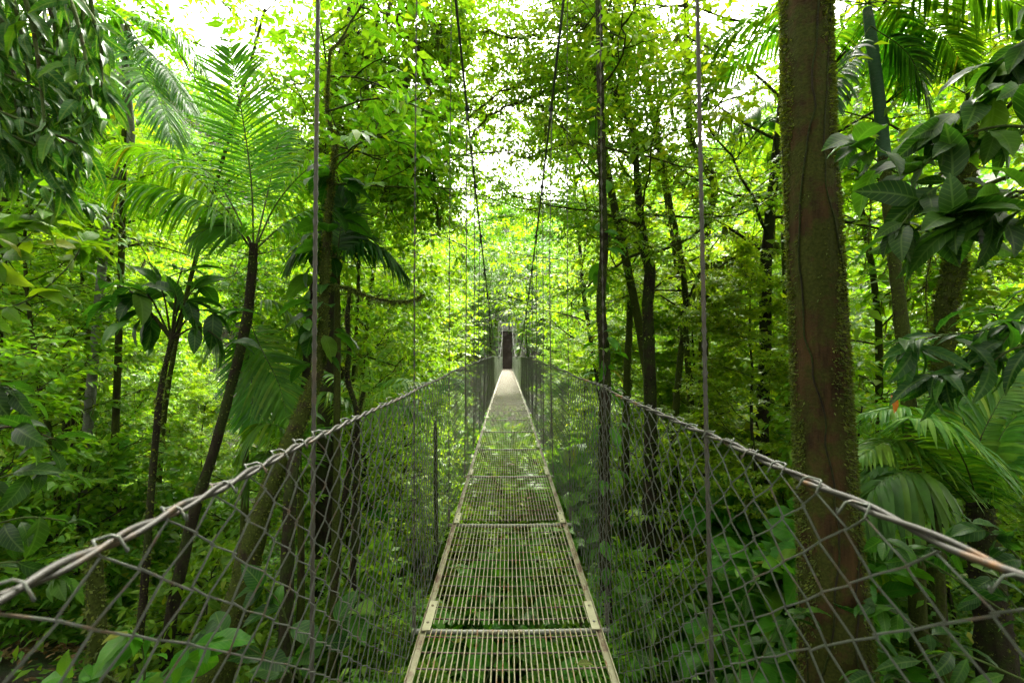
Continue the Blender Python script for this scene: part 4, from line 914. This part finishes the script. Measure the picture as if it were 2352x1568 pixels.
# (kind, variant, x, y, scale)
NEAR = [
    ('broad', 0, -3.6, 10.5, .95, 'bright lime tree with whorled leaves, left of the walkway beyond the drooping limb'),
    ('broad', 1, -3.4, 15.5, .9, 'second lime tree with whorled leaves, beside the left cable'),
    ('lacylime', 0, -3.2, 20.5, .75, 'light green tree nearest the left main cable in the distance'),
    ('broad', 1, -3.6, 26, .72, 'bright leafy tree leaning toward the tower from the left'),
    ('alt', 0, -5.2, 17, .8, 'mid green tree standing behind the big left palm'),
    ('lacy', 0, -12, 12.5, .8, 'fine leaved tree behind the fronds at left'),
    ('lacylime', 1, 3.6, 13.5, .95, 'lacy light green tree just right of the right main cable'),
    ('lacylime', 0, 3.2, 19.5, .8, 'lacy tree whose sprays reach toward the walkway from the right'),
    ('lacylime', 1, 5.4, 12, .85, 'lacy tree filling the gap left of the big brown trunk'),
    ('lacylime', 1, 3.7, 27, .72, 'yellow green tree near the far end on the right'),
    ('alt', 1, 7.0, 9, 1.0, 'leafy tree seen directly right of the big brown trunk'),
    ('lacy', 0, 8.5, 14, 1.0, 'fine leaved tree behind the thin palm at right'),
    ('broad', 0, 9.5, 8.0, 1.0, 'lime tree behind the leaning mossy trunk at right'),
    ('alt', 0, -11.5, 7.5, 1.0, 'leafy tree behind the bush at the left edge'),
    ('tall', 0, -4.0, 12.5, .95, 'tall tree whose crown roofs the upper left centre'),
    ('tall', 1, 4.4, 8.2, .95, 'tall tree whose crown roofs the upper right centre'),
    ('tall', 0, 9.0, 5.6, .9, 'tall tree roofing the upper right corner'),
    ('tall', 1, -5.2, 17, .95, 'tall tree arching over the walkway from the left behind the mossy boughs'), ('tall', 0, 3.9, 16, .95, 'tall tree arching over the walkway from the right behind the arching limbs'),
    ('tall', 1, -4.2, 25, 1.05, 'tall tree closing the canopy over the middle of the walkway from the left'), ('tall', 0, 4.0, 27, 1.05, 'tall tree closing the canopy over the middle of the walkway from the right'),
    ('lacylime', 1, 4.2, 7.2, .6, 'low lacy tree just left of the big brown trunk'), ('broad', 1, 6.6, 11.5, .85, 'lime tree with whorled leaves between big brown trunk and thin palm'),
    ('lacy', 1, 9.5, 5.6, .6, 'low fine leaved tree behind the palm clump at right'),
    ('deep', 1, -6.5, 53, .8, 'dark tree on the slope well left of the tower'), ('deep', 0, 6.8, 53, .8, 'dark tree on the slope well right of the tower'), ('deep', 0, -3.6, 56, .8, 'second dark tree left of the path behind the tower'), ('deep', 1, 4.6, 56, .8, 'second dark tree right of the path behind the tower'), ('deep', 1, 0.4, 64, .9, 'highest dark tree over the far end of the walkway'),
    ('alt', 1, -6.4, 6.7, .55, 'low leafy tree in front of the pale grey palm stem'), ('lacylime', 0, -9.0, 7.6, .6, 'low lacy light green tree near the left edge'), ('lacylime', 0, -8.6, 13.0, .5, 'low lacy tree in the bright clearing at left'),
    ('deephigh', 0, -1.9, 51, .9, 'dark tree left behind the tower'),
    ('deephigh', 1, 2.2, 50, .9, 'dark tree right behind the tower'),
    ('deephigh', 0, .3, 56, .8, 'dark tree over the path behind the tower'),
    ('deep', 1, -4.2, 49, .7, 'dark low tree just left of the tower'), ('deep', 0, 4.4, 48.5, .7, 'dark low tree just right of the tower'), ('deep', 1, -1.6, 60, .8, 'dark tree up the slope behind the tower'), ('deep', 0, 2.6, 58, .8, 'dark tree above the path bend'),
    ('sap', 0, 2.3, 24, .85, 'bright bush tree beside the right rail far along the walkway')]
for kd, v, x, y, s, lab in NEAR: place(kd, v, x, y, lab, 'forest_tree', 'tree', 'trees near the walkway', s)
# filler forest on both sides
zones = {}
frg = np.random.default_rng(91); kinds = ['lacylime', 'alt', 'broad', 'lacylime', 'tall', 'lacy']; pts = [(x, y) for _, _, x, y, _, _ in NEAR]
def try_spots(n, xr, yr, mind, minx):
    out = []
    for _ in range(n * 40):
        x, y = frg.uniform(*xr), frg.uniform(*yr)
        if abs(x) < minx(y) or abs(x) > 4 + 1.2 * y + 2: continue
        if (-.70 < x / y < -.48 and y < 45) or (-.80 < x / y < -.34 and y < 19): continue
        if all((x - a) ** 2 + (y - b) ** 2 > mind ** 2 for a, b in pts): pts.append((x, y)); out.append((x, y))
        if len(out) >= n: break
    return out
for sd, word in ((-1, 'left'), (1, 'right')):
    for (xr, yr, n, mind, dist) in (((4.5, 20), (9, 24), 30 if sd < 0 else 20, 2.5 if sd < 0 else 3.1, 'middle distance'), ((3.6, 34), (24, 54), 46 if sd < 0 else 36, 2.9 if sd < 0 else 3.3, 'far distance')):
        for x, y in try_spots(n, tuple(sorted((sd * xr[0], sd * xr[1]))), yr, mind, lambda y: 3.2 if y < 20 else 4.4):
            kd = kinds[int(frg.random() * (5 if y < 40 else 6))]; place(kd, int(frg.random() * 2), x, y, 'one of the green rainforest trees crowding the %s slope in the %s' % (word, dist), 'forest_tree', 'tree', 'rainforest trees on the %s slope, %s' % (word, dist), .75 + .4 * frg.random())
# understory
for kd, v, x, y, s, lab in (('tall', 1, -2.6, -1.2, .8, 'unseen tall tree added behind the left near end of the walkway, its crown shading the rail'), ('tall', 0, 3.0, -.6, .8, 'unseen tall tree added behind the right near end of the walkway, its crown shading the rail'), ('tall', 0, -6.0, 2.2, .85, 'tall tree above the dark leaf curtain in the upper left corner')):  # first two are out of view, added so their crowns darken the foreground
    place(kd, v, x, y, lab, 'forest_tree', 'tree', 'trees near the walkway', s)
for x, y, s, kd in ((-.7, 3.9, .55, 'bush'), (.9, 5.4, .8, 'bush'), (-.3, 6.6, .95, 'bigleaf'), (.5, 8.2, 1.1, 'bush'), (-1.0, 9.4, 1.3, 'bush'), (1.3, 10.5, 1.4, 'bigleaf'), (0, 11.6, 1.6, 'bush'), (-1.5, 12.8, 1.6, 'bush'), (1.0, 14.2, 1.9, 'bush'), (-.6, 16.5, 2.2, 'bush'), (1.8, 17.5, 2.2, 'bush'), (-2, 19, 2.3, 'bush'), (.3, 20.5, 2.4, 'bush'), (.2, 24.5, 2.2, 'bush'), (-.9, 28, 2.2, 'bush'), (.8, 32, 2, 'bush')):
    place(kd, 1, x, y, 'one of the leafy bushes growing straight below the deck', 'undergrowth_plant', 'plant', 'bushes below the deck', s, dz=-.15)
for x, y, s, kd, lab in ((-4.5, -2.5, .8, 'deep', 'unseen dark tree added to shade the near end of the walkway from the left'), (5.2, -2.0, .8, 'deep', 'unseen dark tree added to shade the near end of the walkway from the right')):  # out of view, added to keep sky light off the near end
    place(kd, 0, x, y, lab, 'forest_tree', 'tree', 'trees near the walkway', s)
for x, y, s, kd, lab in ((-2.4, -5.5, 1.0, 'deep', 'unseen dark shade tree added behind the viewpoint, left'), (3.0, -5.5, 1.0, 'deep', 'unseen dark shade tree added behind the viewpoint, right'), (-8, -4.5, 1.0, 'deep', 'unseen dark shade tree added well behind the viewpoint on the left'), (8.2, -3.5, 1.0, 'deep', 'unseen dark shade tree added well behind the viewpoint on the right'), (0.2, -9.5, 1.2, 'deep', 'unseen dark shade tree added where the walkway leaves the slope'), (7.0, 1.2, .9, 'deep', 'unseen dark shade tree added just outside the right edge beside the broad leaved branch')):  # unseen trees added around the camera to block light on the foreground
    place(kd, 1, x, y, lab, 'forest_tree', 'tree', 'trees near the walkway', s)
UND = [(-1.9, 6.2, 'bush', .9, 'rounded green bush below the left mesh side'), (1.9, 6.5, 'bush', 1, 'rounded green bush below the right mesh side'), (-3.4, 5.2, 'bush', .9, 'bushy plant under the small hanging palm'),
       (2.9, 5.0, 'bigleaf', 1, 'broad leaved plant at the foot of the thin dark trunk'), (-5.5, 4.6, 'sap', .8, 'bright sapling in the lit undergrowth at left'), (-4.3, 7.6, 'sap', .9, 'leafy sapling behind the thin mossy stem'),
       (4.9, 6.3, 'sap', .9, 'sapling between big brown trunk and thin palm'), (-7.2, 6.2, 'sap', 1, 'sapling with pale leaves far left in the undergrowth'), (6.4, 6.6, 'sap', .85, 'sapling behind the palm clump at right'),
       (-6.2, 8.8, 'bush', 1.3, 'wide bush in the bright clearing at left'), (3.3, 8.2, 'sap', .9, 'sapling under the forked leaning trunk'), (-2.4, 9.2, 'sap', .8, 'sapling under the left rail line')]
for x, y, kd, s, lab in UND: place(kd, 0, x, y, lab, 'understory_' + ('sapling' if kd == 'sap' else 'bush' if kd == 'bush' else 'plant'), 'sapling' if kd == 'sap' else 'bush' if kd == 'bush' else 'plant', None, s)
pts = [(u[0], u[1]) for u in UND]
for sd, word in ((-1, 'left'), (1, 'right')):
    for x, y in try_spots(52, tuple(sorted((sd * 1.6, sd * 22))), (5.0, 26), 1.25, lambda y: 1.7):
        kd = ['bush', 'sap', 'bush', 'sap', 'bigleaf'][int(frg.random() * 5)]; place(kd, int(frg.random() * 2), x, y, 'one of the leafy undergrowth plants scattered below the walkway on the %s' % word, 'undergrowth_plant', 'plant', 'undergrowth plants %s of the walkway' % word, .7 + .5 * frg.random())

# ---------------------------------------------------------------- masses nobody could count
def ground_cover():
    rg = np.random.default_rng(101); m = MB()
    for (n, yr, xf, leaf, cl, sp) in ((6500, (1.5, 9), 1.15, .11, 9, .16), (9500, (7, 24), 1.15, .16, 9, .25), (10000, (20, 62), .9, .28, 8, .5), (9000, (50, 140), .8, .8, 9, 1.4)):
        y = yr[0] + (yr[1] - yr[0]) * rg.random(n); x = (rg.random(n) * 2 - 1) * (3 + xf * y)
        z = ground(x, y); h = .08 + .5 * rg.random(n) ** 1.5
        dens = np.sin(x * .9 + 1) * np.cos(y * .8) + .5 * np.sin(x * 2.3 + y) + .8 * rg.random(n)
        bare = ((x + 5.2) ** 2 / 8 + (y - 5.0) ** 2 / 5 < 1) & (rg.random(n) < .85)
        kp = (dens > -.5) & ~bare; x, y, z, h = x[kp], y[kp], z[kp], h[kp]; n = len(x)
        pos = np.stack([x, y, z + h], -1)[:, None] + rg.standard_normal((n, cl, 3)) * sp * np.array([1, 1, .35])
        pos = pos.reshape(-1, 3); d = np.concatenate([rg.standard_normal((len(pos), 2)), -.35 + .3 * rg.standard_normal((len(pos), 1))], 1)
        k2 = pos[:, 2] < deckz(pos[:, 1]) - .4; k2 |= np.abs(pos[:, 0]) > 1
        put(m, tmpl_small(.5), pos[k2], d[k2], up_n(k2.sum(), rg, .35), (leaf * (.5 + rg.random(len(pos))))[k2])
    o = link('ground_cover', m.mesh('ground_cover', [L['ground']])); tag(o, 'low leafy herbs carpeting the forest floor below the walkway', 'ground cover', kind='stuff')
    m = MB(); n = 9000; y = 1.2 + 7 * rg.random(n); x = -1.5 - 8 * rg.random(n); 
    pos = np.stack([x, y, ground(x, y) + .02 + .03 * rg.random(n)], -1); d = np.concatenate([rg.standard_normal((n, 2)), .2 * rg.standard_normal((n, 1))], 1)
    put(m, tmpl_small(.45, .1, -.1), pos, d, up_n(n, rg, .4), .05 + .07 * rg.random(n))
    o = link('leaf_litter', m.mesh('leaf_litter', [L['dead']])); tag(o, 'brown fallen leaves littering the slope at lower left', 'leaf litter', kind='stuff')
ground_cover()
def ferns():
    rg = np.random.default_rng(111)
    m = MB()
    for i in range(11):
        a = i / 11 * 6.28 + .3 * rg.standard_normal(); frond(m, arc((0, 0, 0), (math.cos(a), math.sin(a), 1.1), .8, 1.5, 8), 18, .17, .035, .2, .05, rg, rr=.004)
    me = m.mesh('fern_fronds', [L['ground'], B['stem']])
    for (x, y, s, lab) in ((-.9, 3.3, .9, 'lacy fern low behind the left edge of the deck'), (1.0, 4.6, 1, 'lacy fern below the right edge of the deck'), (-1.6, 5.0, 1.1, 'fern tuft under the left mesh side'), (2.3, 4.1, 1, 'fern tuft left of the big brown trunk foot'),
                           (-2.9, 4.3, 1, 'fern between the two dark left trunks'), (3.9, 4.4, 1.2, 'fern right of the big brown trunk foot'), (-1.2, 7.5, 1.3, 'fern clump down in the ravine left of the deck'), (1.4, 7.8, 1.3, 'fern clump down in the ravine right of the deck'), (-5.0, 6.0, 1.2, 'fern in the bright clearing at left'), (.2, 5.6, 1.1, 'fern seen through the deck grating')):
        r = empty('fern', (x, y, gz((x, y)) + .05), lab, 'fern', 'ferns on the forest floor', rg.random() * 6, s * 1.2); link('fronds', me, r)
ferns()
def far_forest():
    rg = np.random.default_rng(121); m = MB(); N_ = 620
    k = 0; C = []
    while len(C) < N_:
        x, y = rg.uniform(-110, 110), rg.uniform(20, 150)
        if abs(x) < 18 and y < 58 and not (abs(x) > 6.5 and y > 50): continue
        if abs(x) > 1.25 * y + 10: continue
        if y < 48 and abs(x) < 4 + .8 * y: continue
        C.append((x, y))
    C = np.array(C); z = ground(C[:, 0], C[:, 1]); Rr = rg.uniform(2.2, 4.6, N_); Hh = rg.uniform(1, 8, N_)
    for lay in range(1):
        n = 330; u = rg.standard_normal((N_, n, 3)); u = nrm(u); u[..., 2] = np.abs(u[..., 2]) * 1.1 - .35
        lump = 1 + .25 * np.sin(u[..., 0] * 5 + C[:, 0:1]) * np.cos(u[..., 1] * 4 + C[:, 1:2])
        p = np.stack([C[:, 0], C[:, 1], z + Hh], -1)[:, None] + u * (Rr[:, None, None] * lump[..., None]) * np.array([1, 1, 1.1]) * (.75 + .28 * rg.random((N_, n, 1)))
        p = p.reshape(-1, 3); d = nrm(u.reshape(-1, 3) * [1, 1, .3] + .5 * rg.standard_normal((len(p), 3)) + [0, 0, -.3])
        put(m, tmpl_quad(.62), p, d, u.reshape(-1, 3) + [0, 0, .6] + .35 * rg.standard_normal((len(p), 3)), .42 + .5 * rg.random(len(p)))
    o = link('distant_forest', m.mesh('distant_forest', [L['far']])); tag(o, 'pale misty wood covering the hillsides beyond the ravine', 'forest', kind='stuff')
far_forest()
def vines():
    rg = np.random.default_rng(140)
    for i, (px, py0, py1, Y) in enumerate([(1640, 560, 700, 8.6), (1700, 590, 660, 8.5), (1716, 610, 730, 8.4), (1665, 600, 690, 8.7), (1560, 380, 620, 8), (1510, 250, 520, 8.2), (985, 160, 480, 6.9), (880, 200, 470, 7), (1010, 60, 330, 7.2), (920, 300, 520, 7), (1640, 80, 420, 9), (1500, 60, 300, 8.5), (770, 320, 620, 6), (1240, 230, 330, 7.5), (1330, 380, 640, 9), (2140, 560, 760, 6.4), (1980, 340, 620, 6.5)]):
        n = 16; t = np.linspace(0, 1, n); q = path_px([(px, py0, Y), (px + 14 * rg.standard_normal(), (py0 + py1) / 2, Y), (px + 10 * rg.standard_normal(), py1, Y)], n); q[:, :2] += .02 * rg.standard_normal((n, 2)).cumsum(0) * .4
        root = plant('hanging_vine', q[0], 'one of the thin moss covered vines dangling from the boughs', 'vine', 'mossy vines hanging from the boughs')
        m = MB(); tube(m, q, np.linspace(.010, .004, n), 5, rough=.1, rg=rg); child(root, 'vine_stem', m, [B['dark']])
        m = MB(); moss_hang(m, q, rg, 110, .10); tufts(m, q, np.full(n, .01), rg, 220, .035, hang=.7); child(root, 'moss', m, [L['olive']])
    rgb = np.random.default_rng(141); root = plant('mossy_limb', P(1548, 660, 9), 'crooked limb dripping with moss strands left of the big brown trunk', 'branch')
    for pts in ([(1560, 760, 9), (1600, 640, 8.8), (1650, 598, 8.7), (1700, 596, 8.6), (1745, 640, 8.5)], [(1600, 640, 8.8), (1640, 700, 8.7), (1690, 730, 8.6)], [(1660, 520, 8.9), (1720, 540, 8.8), (1790, 560, 8.7)]):
        q = path_px(pts, 24); q += .012 * rgb.standard_normal(q.shape); m = MB(); tube(m, q, np.linspace(.03, .012, 24), 6, rough=.1); child(root, 'limb', m, [B['dark']])
        m = MB(); moss_hang(m, q, rgb, 600, .34); tufts(m, q, np.full(24, .025), rgb, 300, .04, hang=.6); child(root, 'moss', m, [L['olive']])
vines()
def single_leaf(P0, d, s, lab, mat='red', T=None, name='fallen_leaf'):
    m = MB(); put(m, T or T_BIG, np.zeros((1, 3)), np.array([d], float), np.array([(0, -.2, 1.)]), [s]); o = link(name, m.mesh(name, [L[mat]])); o.location = tuple(P0); tag(o, lab, 'leaf')
single_leaf(P(1325, 1537, 2.0) + [0, 0, .02], (1, .2, .05), .075, 'yellowish dry leaf lying on the grating at the near right', 'olive')
lrg = np.random.default_rng(150)
for y in (2.9, 4.2, 5.4, 6.1, 7.7, 9.5, 12.4, 15.5):
    single_leaf((lrg.uniform(-.36, .36), y, float(deckz(y)) + .008), (lrg.standard_normal(), lrg.standard_normal(), .05), .06 + .04 * lrg.random(), 'one of the small dry leaves dropped on the deck grating beyond the first panel', 'dead' if lrg.random() < .6 else 'olive'); bpy.context.scene.collection.objects[-1]['group'] = 'dry leaves on the deck'
single_leaf(P(2046, 905, 4.2), (.1, -.3, -1), .17, 'rust red dead leaf hanging over the pale palm fronds at right')

# ================================================================== LIGHT, SKY, AIR
SUN_EL, SUN_AZ = R(54), R(14)       # high, a little ahead and right of the walkway
w = bpy.data.worlds.new('World'); scene.world = w; w.use_nodes = True
nt = w.node_tree; nt.nodes.clear()
sky = nt.nodes.new('ShaderNodeTexSky'); sky.sky_type = 'NISHITA'; sky.sun_disc = False
sky.sun_elevation = SUN_EL; sky.sun_rotation = SUN_AZ; sky.dust_density = 4; sky.air_density = 1.2
hs = nt.nodes.new('ShaderNodeHueSaturation'); hs.inputs['Saturation'].default_value = .0; hs.inputs['Value'].default_value = 1.0
bg = nt.nodes.new('ShaderNodeBackground'); bg.inputs[1].default_value = .15
wo = nt.nodes.new('ShaderNodeOutputWorld')
nt.links.new(sky.outputs[0], hs.inputs['Color']); wm = nt.nodes.new('ShaderNodeMix'); wm.data_type = 'RGBA'; wm.blend_type = 'MULTIPLY'; wm.inputs[0].default_value = 1; wm.inputs[7].default_value = (1.0, .97, .88, 1)
nt.links.new(hs.outputs[0], wm.inputs[6]); nt.links.new(wm.outputs[2], bg.inputs[0]); nt.links.new(bg.outputs[0], wo.inputs[0])
sl = bpy.data.lights.new('sun', 'SUN'); sl.energy = 2.0; sl.angle = R(12); sl.color = (1, .96, .84)
so = bpy.data.objects.new('sun', sl); COL.objects.link(so)
sd = Vector((math.sin(SUN_AZ) * math.cos(SUN_EL), math.cos(SUN_AZ) * math.cos(SUN_EL), math.sin(SUN_EL)))
so.rotation_euler = sd.to_track_quat('Z', 'Y').to_euler(); so.location = (5, 5, 60)
vs = scene.view_settings; vs.view_transform = 'Standard'; vs.look = 'None'; vs.gamma = 1; vs.exposure = 3.2
c = scene.cycles
c.max_bounces = 10; c.diffuse_bounces = 6; c.glossy_bounces = 2; c.transmission_bounces = 8; c.volume_bounces = 0; c.transparent_max_bounces = 4

def air():
    m = MB(); box(m, (-175, -30, -14), (175, 200, 75)); mt, nt, out = newmat('haze_air')
    v = nt.nodes.new('ShaderNodeVolumePrincipled'); v.inputs['Color'].default_value = (.93, .97, 1, 1); v.inputs['Density'].default_value = HAZE
    nt.links.new(v.outputs[0], out.inputs[1]); o = link('haze', m.mesh('haze', [mt], False)); tag(o, 'thin pale mist between the trees of the ravine', 'mist', kind='stuff')
if HAZE: air()
c.sample_clamp_indirect = 8; c.caustics_reflective = False; c.caustics_refractive = False
c.use_adaptive_sampling = True; c.adaptive_threshold = .02; c.use_denoising = True
